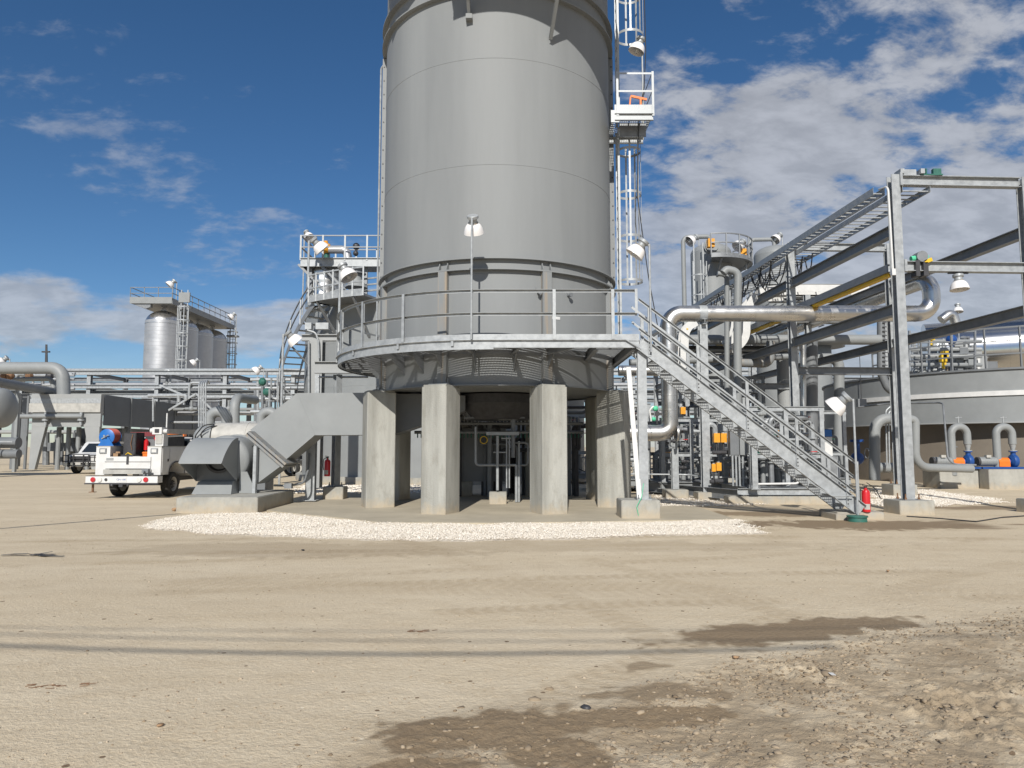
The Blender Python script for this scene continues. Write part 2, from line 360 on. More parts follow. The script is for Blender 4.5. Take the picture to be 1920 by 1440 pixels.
q=np.stack([idx[:-1,:-1].ravel(),idx[:-1,1:].ravel(),idx[1:,1:].ravel(),idx[1:,:-1].ravel()],1)
def npmesh(name,co,faces,m,k):
    me=bpy.data.meshes.new(name); me.vertices.add(len(co)); me.vertices.foreach_set('co',co.astype(np.float32).ravel())
    nf=len(faces); me.loops.add(nf*k); me.loops.foreach_set('vertex_index',faces.astype(np.int32).ravel())
    me.polygons.add(nf); me.polygons.foreach_set('loop_start',np.arange(0,nf*k,k,dtype=np.int32)); me.polygons.foreach_set('loop_total',np.full(nf,k,dtype=np.int32))
    me.update(calc_edges=True); me.materials.append(m); return me
def dirt():
    m=bpy.data.materials.new('dry_caliche_dirt'); m.use_nodes=True; nt=m.node_tree; N=nt.nodes.new; L=nt.links.new; p=nt.nodes['Principled BSDF']
    tc=N('ShaderNodeTexCoord')
    def noise(s,d=6,r=0.6,v=None,sc=(1,1,1)):
        mp=N('ShaderNodeMapping'); mp.inputs['Scale'].default_value=sc; L(tc.outputs['Object'],mp.inputs[0])
        n=N('ShaderNodeTexNoise'); n.inputs['Scale'].default_value=s; n.inputs['Detail'].default_value=d; n.inputs['Roughness'].default_value=r; L(mp.outputs[0],n.inputs['Vector']); return n.outputs[0]
    def rng(v,a,b,c=0,d=1):
        r=N('ShaderNodeMapRange'); L(v,r.inputs[0]); r.inputs[1].default_value=a; r.inputs[2].default_value=b; r.inputs[3].default_value=c; r.inputs[4].default_value=d; return r.outputs[0]
    def mix(f,a,b,bt='MIX'):
        x=N('ShaderNodeMix'); x.data_type='RGBA'; x.blend_type=bt
        L(f,x.inputs['Factor']) if not isinstance(f,float) else x.inputs['Factor'].__setattr__('default_value',f)
        for s,v in (('A',a),('B',b)):
            if isinstance(v,tuple): x.inputs[s].default_value=v+(1,)
            else: L(v,x.inputs[s])
        return x.outputs['Result']
    big=noise(0.13,5,0.6,sc=(0.6,1,1)); mid=noise(1.1,8,0.7,sc=(0.45,1,1)); fine=noise(26,4,0.75); tiny=noise(120,2,0.6)
    c=mix(rng(big,0.32,0.68),(0.56,0.465,0.33),(0.67,0.575,0.43))
    c=mix(rng(mid,0.38,0.68,0,0.8),c,(0.47,0.375,0.255))
    blt=noise(3.2,9,0.72,sc=(0.6,1,1)); c=mix(rng(blt,0.50,0.66,0,0.55),c,(0.43,0.33,0.21)); spk=noise(14,5,0.8); c=mix(rng(spk,0.58,0.74,0,0.6),c,(0.38,0.285,0.18))
    trk=noise(1.0,5,0.65,sc=(0.07,0.9,1)); c=mix(rng(trk,0.42,0.68,0,0.5),c,(0.47,0.37,0.24))
    c=mix(rng(fine,0.3,0.7,0.0,0.6),c,(0.70,0.61,0.46))
    # pale stone chips, dark chips
    vo=N('ShaderNodeTexVoronoi'); vo.inputs['Scale'].default_value=17; L(tc.outputs['Object'],vo.inputs['Vector'])
    chip=N('ShaderNodeMath'); chip.operation='LESS_THAN'; L(vo.outputs['Distance'],chip.inputs[0]); 
    sepc=N('ShaderNodeSeparateColor'); L(vo.outputs['Color'],sepc.inputs[0]); thr=rng(sepc.outputs[0],0.90,1,0.0,0.2); L(thr,chip.inputs[1])
    c=mix(chip.outputs[0],c,(0.72,0.64,0.50))
    vo2=N('ShaderNodeTexVoronoi'); vo2.inputs['Scale'].default_value=9; L(tc.outputs['Object'],vo2.inputs['Vector'])
    s2=N('ShaderNodeSeparateColor'); L(vo2.outputs['Color'],s2.inputs[0]); t2=rng(s2.outputs[1],0.86,1,0.0,0.2); ch2=N('ShaderNodeMath'); ch2.operation='LESS_THAN'; L(vo2.outputs['Distance'],ch2.inputs[0]); L(t2,ch2.inputs[1])
    c=mix(ch2.outputs[0],c,(0.20,0.14,0.09))
    pa=N('ShaderNodeAttribute'); pa.attribute_name='pale'; c=mix(pa.outputs['Fac'],c,(0.74,0.67,0.56))
    tk=N('ShaderNodeAttribute'); tk.attribute_name='track'; tf=N('ShaderNodeMath'); tf.operation='MULTIPLY'; L(tk.outputs['Fac'],tf.inputs[0]); L(rng(fine,0.35,0.6,0.5,1.0),tf.inputs[1]); c=mix(tf.outputs[0],c,(0.40,0.31,0.20))
    wa=N('ShaderNodeAttribute'); wa.attribute_name='wet'  # damp patches together with the painted shading of the dug zone
    wf=N('ShaderNodeMath'); wf.operation='MULTIPLY'; L(wa.outputs['Fac'],wf.inputs[0]); L(rng(fine,0.2,0.6,0.8,1.0),wf.inputs[1])
    c=mix(wf.outputs[0],c,(0.245,0.18,0.112))
    L(c,p.inputs['Base Color'])
    L(rng(wa.outputs['Fac'],0,1,0.95,0.62),p.inputs['Roughness']); p.inputs['Specular IOR Level'].default_value=0.2
    ad=N('ShaderNodeMath'); ad.operation='ADD'; L(fine,ad.inputs[0]); L(mid,ad.inputs[1])
    bp=N('ShaderNodeBump'); bp.inputs['Strength'].default_value=0.6; bp.inputs['Distance'].default_value=0.03; L(ad.outputs[0],bp.inputs['Height'])
    bp2=N('ShaderNodeBump'); bp2.inputs['Strength'].default_value=0.35; bp2.inputs['Distance'].default_value=0.006; L(tiny,bp2.inputs['Height']); L(bp.outputs[0],bp2.inputs['Normal']); L(bp2.outputs[0],p.inputs['Normal'])
    return m
M['dirt']=dirt()
gpoly=[G(258,988),G(330,970),G(400,964),G(480,963),G(520,962.5),G(631,973.5),G(714,983),G(920,984),G(1100,981.5),G(1378,976.5),G(1400,988),G(1432,1001),G(1300,1005),G(1100,1010),G(860,1016),G(600,1011),G(400,1001)]
def inpoly(x,y,poly):
    r=np.zeros(len(x),bool); n=len(poly)
    for i in range(n):
        x0,y0=poly[i][:2]; x1,y1=poly[(i+1)%n][:2]
        c=((y0>y)!=(y1>y)); t=(x1-x0)*(y-y0)/((y1-y0) if y1!=y0 else 1e-9)+x0; r^=(c&(x<t))
    return r
gm=npmesh('ground',co,q,M['dirt'],4); at=gm.attributes.new('wet','FLOAT','POINT'); at.data.foreach_set('value',damp_and_shade(GX.ravel(),GY.ravel()).astype(np.float32))
def tracks(x,y):
    t=np.zeros_like(x)
    for cx,cy,r,w,amp in ((2,-60,71.5,.22,.9),(2,-60,73.1,.22,.9),(-14,60,50.6,.2,.6),(-14,60,52.2,.2,.6),(25,-20,33.5,.22,.7),(25,-20,35.1,.22,.7),(-5,-90,98.5,.5,.5),(8,-40,48.0,.18,.8),(8,-40,49.6,.18,.8),(-30,-5,33.2,.2,.6),(-30,-5,34.8,.2,.6)):
        d=np.hypot(x-cx,y-cy)-r+0.25*(fbm(x,y,.25,2,12)-.5); a=np.arctan2(y-cy,x-cx)*r
        tread=0.65+0.35*np.sin(a*2*math.pi/0.16+np.sign(d)*d*18)
        t=np.maximum(t,sstep(w,w*.6,np.abs(d))*amp*tread*sstep(.38,.6,fbm(x,y,.6,3,13)))
    return t
at=gm.attributes.new('track','FLOAT','POINT'); at.data.foreach_set('value',np.clip(tracks(GX.ravel(),GY.ravel()),0,1).astype(np.float32)*.8)
_x,_y=GX.ravel(),GY.ravel(); pale=inpoly(_x+(fbm(_x,_y,1.6,3,55)-.5)*.5,_y+(fbm(_x,_y,1.6,3,56)-.5)*.4,gpoly).astype(np.float32)
at=gm.attributes.new('pale','FLOAT','POINT'); at.data.foreach_set('value',pale)
gm.polygons.foreach_set('use_smooth',[True]*len(gm.polygons))
go=bpy.data.objects.new('ground',gm); col.objects.link(go); go['kind']='structure'
# concrete apron under the big tank
def slab():
    pts=[G(500,959),G(520,962),G(631,973),G(714,982.5),G(920,983.5),G(1100,981),G(1378,976),G(1310,953),V(3.9,24.6,0),V(-6.2,24.6,0)]
    mb=MB().prism([V(p.x,p.y,-0.05) for p in pts],(0,0,0.085)); return mb
struct('concrete_apron',slab(),M['slab'])
# loose stones
rs=np.random.RandomState(3)
def stones(P,size,m,name,sub=0):
    n=len(P)
    base=np.array([(0,0,1),(1,0,0.1),(0.2,1,0),(-1,0.1,0),(-0.1,-1,0.1),(0,0,-1)],float)
    f=np.array([(0,1,2),(0,2,3),(0,3,4),(0,4,1),(5,2,1),(5,3,2),(5,4,3),(5,1,4)])
    if sub:
        t=(1+5**.5)/2; base=np.array([(-1,t,0),(1,t,0),(-1,-t,0),(1,-t,0),(0,-1,t),(0,1,t),(0,-1,-t),(0,1,-t),(t,0,-1),(t,0,1),(-t,0,-1),(-t,0,1)],float)/1.9
        f=np.array([(0,11,5),(0,5,1),(0,1,7),(0,7,10),(0,10,11),(1,5,9),(5,11,4),(11,10,2),(10,7,6),(7,1,8),(3,9,4),(3,4,2),(3,2,6),(3,6,8),(3,8,9),(4,9,5),(2,4,11),(6,2,10),(8,6,7),(9,8,1)])
    k=len(base); a=rs.rand(n)*6.28; c,s=np.cos(a),np.sin(a)
    v=np.repeat(base[None],n,0)*(0.55+0.8*rs.rand(n,k,1)); v=v*np.stack([0.65+0.7*rs.rand(n),0.65+0.7*rs.rand(n),0.3+0.4*rs.rand(n)],1)[:,None,:]
    sz=(size[0]+(size[1]-size[0])*rs.rand(n)**3.0)[:,None]
    x=(v[:,:,0]*c[:,None]-v[:,:,1]*s[:,None])*sz; y=(v[:,:,0]*s[:,None]+v[:,:,1]*c[:,None])*sz; z=v[:,:,2]*sz
    co=np.stack([x+P[:,0:1],y+P[:,1:2],z+P[:,2:3]],2).reshape(-1,3)
    fc=(f[None]+ (np.arange(n)*k)[:,None,None]).reshape(-1,3)
    me=npmesh(name,co,fc,m,3)
    return me
def stuff(name,me):
    o=bpy.data.objects.new(name,me); col.objects.link(o); o['kind']='stuff'; return o
def stonemat(name,c1,c2):
    m=bpy.data.materials.new(name); m.use_nodes=True; nt=m.node_tree; N=nt.nodes.new; L=nt.links.new; p=nt.nodes['Principled BSDF']; p.inputs['Roughness'].default_value=0.95
    g=N('ShaderNodeNewGeometry'); mx=N('ShaderNodeMix'); mx.data_type='RGBA'; L(g.outputs['Random Per Island'],mx.inputs['Factor']); mx.inputs['A'].default_value=c1+(1,); mx.inputs['B'].default_value=c2+(1,); L(mx.outputs['Result'],p.inputs['Base Color']); return m
M['gstone']=stonemat('white_limestone_chips',(0.70,0.63,0.54),(0.95,0.90,0.81))
M['peb']=stonemat('pebbles',(0.26,0.19,0.12),(0.52,0.43,0.32))
M['clod']=stonemat('dirt_clods',(0.19,0.14,0.09),(0.38,0.305,0.215))
def gfield(poly,n,jit=0.12):
    xs=[p[0] for p in poly]; ys=[p[1] for p in poly]
    x=rs.uniform(min(xs)-.3,max(xs)+.3,n*4); y=rs.uniform(min(ys)-.3,max(ys)+.3,n*4)
    jx=(fbm(x,y,1.6,3,55)-.5)*jit*6+rs.normal(0,jit*.6,len(x)); jy=(fbm(x,y,1.6,3,56)-.5)*jit*4+rs.normal(0,jit*.5,len(x))
    k=inpoly(x+jx,y+jy,poly); x=x[k][:n]; y=y[k][:n]; return x,y
def gravel_bed(name,poly,n,size,z=0.012):
    x,y=gfield(poly,n)
    zz=z+0.03*fbm(x,y,1.5,2,8)+rs.rand(len(x))*0.012
    stuff(name,stones(np.stack([x,y,zz],1),size,M['gstone'],name))
gravel_bed('gravel',gpoly,70000,(0.007,0.019),z=.004)
gravel_bed('gravel_behind_apron',[G(1215,952),G(1385,950),G(1460,945),G(1330,925),G(1235,915)],10000,(0.01,0.03))
gravel_bed('gravel_by_pumps',[G(1630,948),G(1700,954),G(1880,943),G(1870,938),G(1740,920),G(1640,915)],16000,(0.012,0.032))
gravel_bed('gravel_by_rear_tank',[V(-7.6,24.8,0),V(-3.2,24.8,0),V(-2.0,30,0),V(-8.6,30,0)],7000,(0.02,0.06))
def scatter(n,fn):
    x,y=fn(n); return np.stack([x,y,height(x,y)],1)
def near(n):
    d=2.9+ (rs.rand(n)**1.6)*14; x=rs.uniform(-0.78,0.78,n)*d; return x,d
P=scatter(7500,near); P=P[rs.rand(len(P))>2.2*damp_and_shade(P[:,0],P[:,1])]; stuff('pebbles',stones(P,(0.002,0.015),M['peb'],'pebbles'))
x=rs.uniform(-1.3,6.5,70000); y=rs.uniform(3.5,9.0,70000); k=rs.rand(70000)<rough_mask(x,y)*(0.15+0.85*sstep(0.4,0.6,fbm(x,y,2.0,2,66)))*(1-0.8*np.clip(damp_and_shade(x,y)-.42,0,1)/.58); x=x[k];y=y[k]
stuff('dirt_clods',stones(np.stack([x,y,height(x,y)+0.001],1),(0.002,0.022),M['clod'],'dirt_clods',1))
x=np.array([0.15,0.62,0.78,0.25,1.6,2.9,3.3,4.1,4.6,1.2,2.2,3.7]); y=np.array([4.72,4.55,4.50,4.95,4.9,5.6,6.2,6.3,6.5,4.0,5.2,5.3])
stuff('large_dirt_clods',stones(np.stack([x,y,height(x,y)+0.0],1),(0.02,0.04),M['clod'],'large_dirt_clods',1))
# few dark scraps and clods on the open yard
for i,(px,py,s,c,lb) in enumerate([(568,1033,0.035,'black','small black scrap lying on dirt in front of the gravel'),(300,1362,0.022,'clay','small brown stone lying alone at the left foreground'),(1100,1330,0.03,'dark','dark stone sticking out of the wet patch'),(1380,1235,0.03,'clay','brown clod at upper edge of the dug dirt'),(1665,1072,0.035,'clay','brown clod lying on open dirt at the right')]):
    g=G(px,py); me=stones(np.array([[g.x,g.y,0.4*s]]),(s,s*1.01),M[c],'stone',1); o=bpy.data.objects.new('stone',me); col.objects.link(o); tag(o,lb,'stone'); done(o)
# brown rock beside fan block
g=G(362,958); b=MB(); me=stones(np.array([[0,0,0.06],[-0.16,0.02,0.03],[0.1,0,0.05]]),(0.10,0.14),M['clay'],'sandbag',1)
mb=MB()
import bmesh
L_=[]
mb.lathe([(0.0,-0.24),(0.07,-0.22),(0.1,-0.12),(0.105,0),(0.10,0.13),(0.06,0.22),(0.0,0.24)],(g.x-0.12,g.y-0.12,0.075),(1,0.15,0.05),14)
mb.tube([(g.x-0.36,g.y-0.12,0.08),(g.x-0.42,g.y-0.12,0.04),(g.x-0.47,g.y-0.1,0.05)],[0.02,0.05,0.03],8)
single('burlap_sack',mb,M['clay'],'small brown sack lying against the concrete block of the blower','sack')

mb=MB(); c=G(45,1042)
for k in range(9): a=rnd.uniform(-.35,.35); p=c+V(rnd.uniform(-.35,.35),rnd.uniform(-.12,.12),.012+.01*rnd.random()); mb.bar(p,p+V(math.cos(a)*rnd.uniform(.15,.4),math.sin(a)*.3,rnd.uniform(-.01,.05)),rnd.uniform(.02,.06),.004)
single('plastic_scrap',mb,M['dark'],'torn dark plastic scrap lying on the dirt near the left edge','scrap')
mb=MB(); c=G(100,1288)
for k in range(14): a=rnd.uniform(-.2,.5); p=c+V(rnd.uniform(-.22,.2),rnd.uniform(-.06,.06),.005); mb.bar(p,p+V(math.cos(a)*.06,math.sin(a)*.05,.004),.004,.003)
single('dry_twigs',mb,M['rust'],'small heap of brown dry twigs on the left foreground dirt','twigs')
mb=MB(); c=G(790,1184)
for k in range(12): a=rnd.uniform(-.3,.5); p=c+V(rnd.uniform(-.12,.12),rnd.uniform(-.03,.03),.005); mb.bar(p,p+V(math.cos(a)*.05,math.sin(a)*.03,.003),.004,.003)
single('dry_twigs',mb,M['rust'],'small brown twigs on the dirt left of the frame middle above the wire shadows','twigs')
single('paper_scrap',MB().cbox(G(1561,1272)+V(0,0,.03),(.05,.03,.004),.6,.3,.2),M['white'],'small white paper scrap on the dug dirt','scrap')
# ================= main tank =================
TC=(-0.42,20.5); TR=3.25; ZB=3.10; ZD=4.03
def pc(a,r,z): return Vector((TC[0]+math.sin(a)*r,TC[1]-math.cos(a)*r,z))
def tank():
    t=thing('storage_tank','huge grey cylindrical steel tank standing on concrete pillars in the centre','tank')
    mb=MB(); N=128
    prof=[(0.2,ZB+.02),(TR-0.12,ZB+0.02),(TR,ZB)]
    for zs in (5.81,8.56,11.31,14.06):
        prof+=[(TR,zs-0.012),(TR+0.006,zs-0.004),(TR+0.006,zs+0.004),(TR,zs+0.012)]
    prof+=[(TR,16.5),(0.1,16.9)]
    mb.lathe(prof,(TC[0],TC[1],0),n=N); shell=part('shell',mb,M['paint'],t)
    mb=MB().lathe([(TR-0.02,ZB-0.03),(TR+0.10,ZB-0.03),(TR+0.10,ZB),(TR-0.02,ZB)],(TC[0],TC[1],0),n=96); part('base_flange',mb,M['paintdk'],t)
    for z in (5.91,6.18,13.05,13.52):
        part('stiffener_ring',MB().lathe([(TR,z-0.018),(TR+0.13,z-0.018),(TR+0.13,z+0.018),(TR,z+0.018)],(TC[0],TC[1],0),n=128),M['paint'],t)
    for i in range(8):
        a=R(22.5+45*i); mb=MB(); 
        c=pc(a,TR+0.05,0); mb.cbox((c.x,c.y,(ZB+5.892)/2),(0.24,0.15,5.892-ZB-0.004),a)
        part('column_strap',mb,M['rustpaint'],t)
        d=Vector((math.sin(a),-math.cos(a),0)); q=Vector((math.cos(a),math.sin(a),0))
        o=pc(a,TR,0)
        for s in (-1,1):
            b=o+q*(0.10*s); mb=MB()
            mb.prism([b+d*0.0+V(0,0,5.93),b+d*0.13+V(0,0,5.93),b+d*0.13+V(0,0,5.97),b+d*0.03+V(0,0,6.16),b+V(0,0,6.16)],q*0.02*s)
            part('gusset',mb,M['paint'],t)
        mb=MB(); mb.cbox((o+d*0.07+V(0,0,ZB+0.0))[:],(0.5,0.5,0.03),a)
        for s in (-1,1):
            for e in (0.17,):
                mb.cyl(o+q*0.2*s+d*e+V(0,0,ZB-.01),o+q*0.2*s+d*e+V(0,0,ZB+0.14),0.018,n=8); mb.cyl(o+q*0.2*s+d*e+V(0,0,ZB+0.015),o+q*0.2*s+d*e+V(0,0,ZB+0.05),0.035,n=6)
        part('base_plate',mb,M['paintdk'],t)
    for a0,z0,z1 in ((-88,6.25,13.0),(88,6.25,13.0)):
        a=R(a0); c=pc(a,TR+0.06,0); mb=MB().cbox((c.x,c.y,(z0+z1)/2),(0.14,0.16,z1-z0),a)
        p=part('vertical_flange',mb,M['paint'],t); b=MB()
        for k in range(int((z1-z0)/0.42)):
            q=pc(a,TR+0.06,z0+0.2+k*0.42); b.cyl(q+V(-0.03 if a<0 else .03,-0.085,0),q+V(-0.03 if a<0 else .03,-0.068,0),0.022,n=8)
        part('bolt',b,M['dark'],p)
    for a0 in (-40,0,45):
        pass
    # small nozzles and name plates low on the right of the shell
    for a0,z,w in ((19,5.36,0.0),(34,5.38,0.0)):
        a=R(a0); d=Vector((math.sin(a),-math.cos(a),0)); c=pc(a,TR,z); mb=MB()
        mb.cyl(c,c+d*0.12,0.03,n=12); mb.cyl(c+d*0.12,c+d*0.15,0.055,n=12); mb.cyl(c+d*0.02+V(0,0,0.02),c+d*0.02+V(-.1,0,.20),0.008,n=6)
        part('nozzle',mb,M['paintdk'],t)
    a=R(27); c=pc(a,TR+0.006,4.78); part('name_plate',MB().cbox(c[:],(0.30,0.006,0.07),a),M['white'],t)
    # conduit up the left flank
    q=[pc(R(-93),TR+0.26,4.1),pc(R(-93),TR+0.26,12.9),pc(R(-91),TR+0.05,13.1)]
    part('conduit',MB().tube(q,0.028,8,bend=0.15),M['galv'],t)
    done(t,(TC[0],TC[1],ZB)); return t
tank()
# upper walkway just above the frame: shades the shell, its knee braces reach into view
def upper():
    t=thing('upper_walkway','ring walkway high on the grey tank seen only by its slanted knee braces','walkway')
    z=14.6
    def arc(x0,x1,yf,n=10): return [V(x0,yf,z),V(x1,yf,z)]+[V(x1+(x0-x1)*k/n,TC[1]-math.sqrt((TR+.02)**2-(x1+(x0-x1)*k/n-TC[0])**2),z) for k in range(n+1)]
    part('deck',MB().prism(arc(-1.75,2.75,14.55),(0,0,.12)),M['galv'],t)
    part('deck',MB().prism(arc(-3.55,-2.5,16.2),(0,0,.12)),M['galv'],t)
    part('edge_beam',MB().ibeam((-1.75,14.5,z-.05),(2.75,14.5,z-.05),.25,.12),M['galv'],t)
    part('knee_brace',MB().ibeam(V(.98,17.5,11.95),V(1.5,15.0,z-.05),0.10,0.08,0.012),M['paint'],t)
    part('knee_brace',MB().ibeam(V(-1.08,17.35,12.42),V(-1.2,15.2,z-.05),0.10,0.08,0.012),M['paint'],t)
    part('lug',MB().box(-1.16,-1.0,17.15,17.32,12.3,12.42),M['paint'],t)
    done(t)
upper()
# pillars
def pillar(i):
    a=R(22.5+45*i); r=3.38; w,d=0.66,0.76; mb=MB(); b=0.025
    c=pc(a,r,0); M3=Matrix.Rotation(a,3,'Z')
    pr=[(-w/2+b,-d/2),(w/2-b,-d/2),(w/2,-d/2+b),(w/2,d/2-b),(w/2-b,d/2),(-w/2+b,d/2),(-w/2,d/2-b),(-w/2,-d/2+b)]
    mb.prism([c+M3@V(x,y,0) for x,y in pr],(0,0,ZB-0.07))
    mb.prism([c+M3@V(x*0.93,y*0.93,ZB-0.07) for x,y in pr],(0,0,0.05))
    lb={0:'square concrete pillar right of centre under the tank front',7:'square concrete pillar left of centre under the tank front',6:'left outermost concrete pillar beside the blower duct',1:'right outermost concrete pillar beside the stair post',2:'concrete pillar at the rear right under the tank',5:'concrete pillar in shade behind the left outermost pillar',3:'concrete pillar at the back under the tank, right of the manifold',4:'concrete pillar at the back under the tank, left of the manifold'}[i]
    single('concrete_pillar',mb,M['conc'],lb,'pillar','octagon of concrete pillars carrying the tank')
for i in range(8): pillar(i)
# ---------------- walkway around the tank ----------------
RP=4.46; RI=TR+0.14; XR=2.86; YF=TC[1]-RP
def walkway():
    t=thing('tank_walkway','galvanised grating walkway with handrail round the tank above the pillars','walkway')
    def yr(x):
        dx=x-TC[0]; out=[]
        if abs(dx)<RP-0.02 and dx<0.0: yf=TC[1]-math.sqrt((RP-.04)**2-dx*dx)
        elif dx>=0 and x<XR: yf=YF+0.04
        else: return None
        if abs(dx)<RI: yb=TC[1]-math.sqrt(RI*RI-dx*dx)
        elif dx<0: yb=TC[1]+min(math.sqrt(max(0,(RP-.04)**2-dx*dx)),-dx*math.tan(R(30)))
        else: yb=TC[1]+0.3
        return yf,yb
    def seg(j,lo,hi):
        # solid support plates break the grating into panels
        return [(lo,hi)]
    mb=MB(); x=TC[0]-RP+0.06
    while x<XR-0.03:
        r=yr(x)
        if r: mb.box(x-0.004,x+0.004,r[0],r[1],ZD-0.032,ZD)
        x+=0.036
    y=YF+0.08
    while y<TC[1]+1.5:
        dy=y-TC[1]; xo=-math.sqrt(max(0,(RP-.04)**2-dy*dy))+TC[0]; xi=TC[0]-math.sqrt(max(0,RI*RI-dy*dy)) if abs(dy)<RI else None
        xe=XR if dy<0.3 else None
        if xi is None: mb.box(xo,xe,y-0.009,y+0.009,ZD-0.022,ZD+0.001)
        else:
            mb.box(xo,xi,y-0.009,y+0.009,ZD-0.022,ZD+0.001)
            if xe: mb.box(2*TC[0]-xi,xe,y-0.009,y+0.009,ZD-0.022,ZD+0.001)
        y+=0.085
    part('grating',mb,M['grate'],t)
    # edge channel + toe plate
    mb=MB(); mb.arcbar(TC,RP,R(-120),0,ZD-0.05,ZD+0.10,0.012,80); mb.box(TC[0],XR,YF-0.006,YF+0.006,ZD-0.05,ZD+0.10); part('toe_plate',mb,M['galv'],t)
    mb=MB(); mb.arcbar(TC,RP-0.02,R(-120),R(0),ZD-0.24,ZD-0.055,0.014,80); mb.arcbar(TC,RP-0.06,R(-120),0,ZD-0.204,ZD-0.191,0.09,80)
    mb.box(TC[0],XR,YF+0.013,YF+0.027,ZD-0.19,ZD-0.055); mb.box(TC[0],XR,YF+0.013,YF+0.10,ZD-0.204,ZD-0.191); part('edge_channel',mb,M['galv'],t)
    mb=MB(); mb.box(XR+0.001,XR+0.013,YF+1.0,TC[1]+0.3,ZD-0.24,ZD+0.1); part('end_channel',mb,M['galv'],t)
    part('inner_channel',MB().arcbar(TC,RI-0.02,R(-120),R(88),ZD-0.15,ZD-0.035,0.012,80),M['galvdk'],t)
    for a0 in (-112,-90,-67.5,-45,-33,-22.5,-8,8,22.5):
        a=R(a0); ro=RP-0.05 if a0<0 else (TC[1]-YF-0.05)/math.cos(a)
        mb=MB(); mb.channel(pc(a,TR+.02,ZD-0.13),pc(a,ro,ZD-0.13),0.17,0.07,0.012)
        d=pc(a,1,0)-pc(a,0,0); q=Vector((math.cos(a),math.sin(a),0))*0.012
        mb.prism([pc(a,TR+.02,ZD-0.22),pc(a,TR+0.45,ZD-0.22),pc(a,TR+0.02,ZD-0.62)],q)
        part('bracket',mb,M['galvdk'],t)
    for x in (1.9,2.75):
        part('bracket',MB().ibeam(V(x,YF+0.11,ZD-0.15),V(x,TC[1]-1.6 if x<2 else TC[1]+.2,ZD-0.15),0.2,0.1,0.012),M['galvdk'],t)
    # handrail: angle-iron top and mid rails, flat posts
    for z,nm in ((5.15,'top_rail'),(4.62,'mid_rail')):
        mb=MB(); mb.arcbar(TC,RP,R(-120),0,z-0.006,z,0.065,90); mb.arcbar(TC,RP-0.032,R(-120),0,z-0.06,z-0.0065,0.007,90)
        mb.box(TC[0],XR-0.03,YF-0.032,YF+0.032,z-0.006,z); mb.box(TC[0],XR-0.03,YF+0.0285,YF+0.0355,z-0.06,z-0.0065)
        part(nm,mb,M['galv'],t)
        part(nm,MB().bar(pc(R(-120),RP,z-0.03),pc(R(-120),TR+0.25,z-0.03),0.05,0.06),M['galvdk'],t)
    posts=[(R(a0),None) for a0 in (-120,-100,-82,-63,-46,-28)]+[(None,x) for x in (0.95,2.27)]
    for a,x in posts:
        if x is None: p=pc(a,RP-0.045,0); rz=a
        else: p=V(x,YF+0.0,0); rz=0
        p=p+ (V(0,-0.05,0) if x is not None else (pc(a,1,0)-pc(a,0,0))*0.09)
        mb=MB().cbox((p.x,p.y,(ZD-0.02+5.14)/2),(0.07,0.008,5.14-ZD+0.02),rz); mb.cbox((p+ (V(.03,.03,0)))[:2]+((ZD+5.1)/2,),(0.008,0.06,5.1-ZD),rz)
        part('rail_post',mb,M['galv'],t)
    mb=MB(); mb.box(XR-0.09,XR-0.03,YF-0.045,YF-0.037,4.60,5.16); part('rail_end',mb,M['galv'],t)
    # cable conduit clipped under the toe plate
    pts=[pc(R(-a0),RP+0.03,ZD-0.03) for a0 in range(118,0,-6)]+[V(TC[0],YF-0.03,ZD-0.03),V(2.55,YF-0.03,ZD-0.03),V(2.9,YF-0.03,ZD-0.25)]
    part('conduit',MB().tube(pts,0.016,8),M['galv'],t)
    for a0 in (-100,-75,-52,-30,-12): part('clip',MB().cbox(pc(R(a0),RP+0.02,ZD-0.09)[:],(0.06,0.02,0.14),R(a0)),M['galv'],t)
    done(t,(TC[0],TC[1],ZD))
walkway()
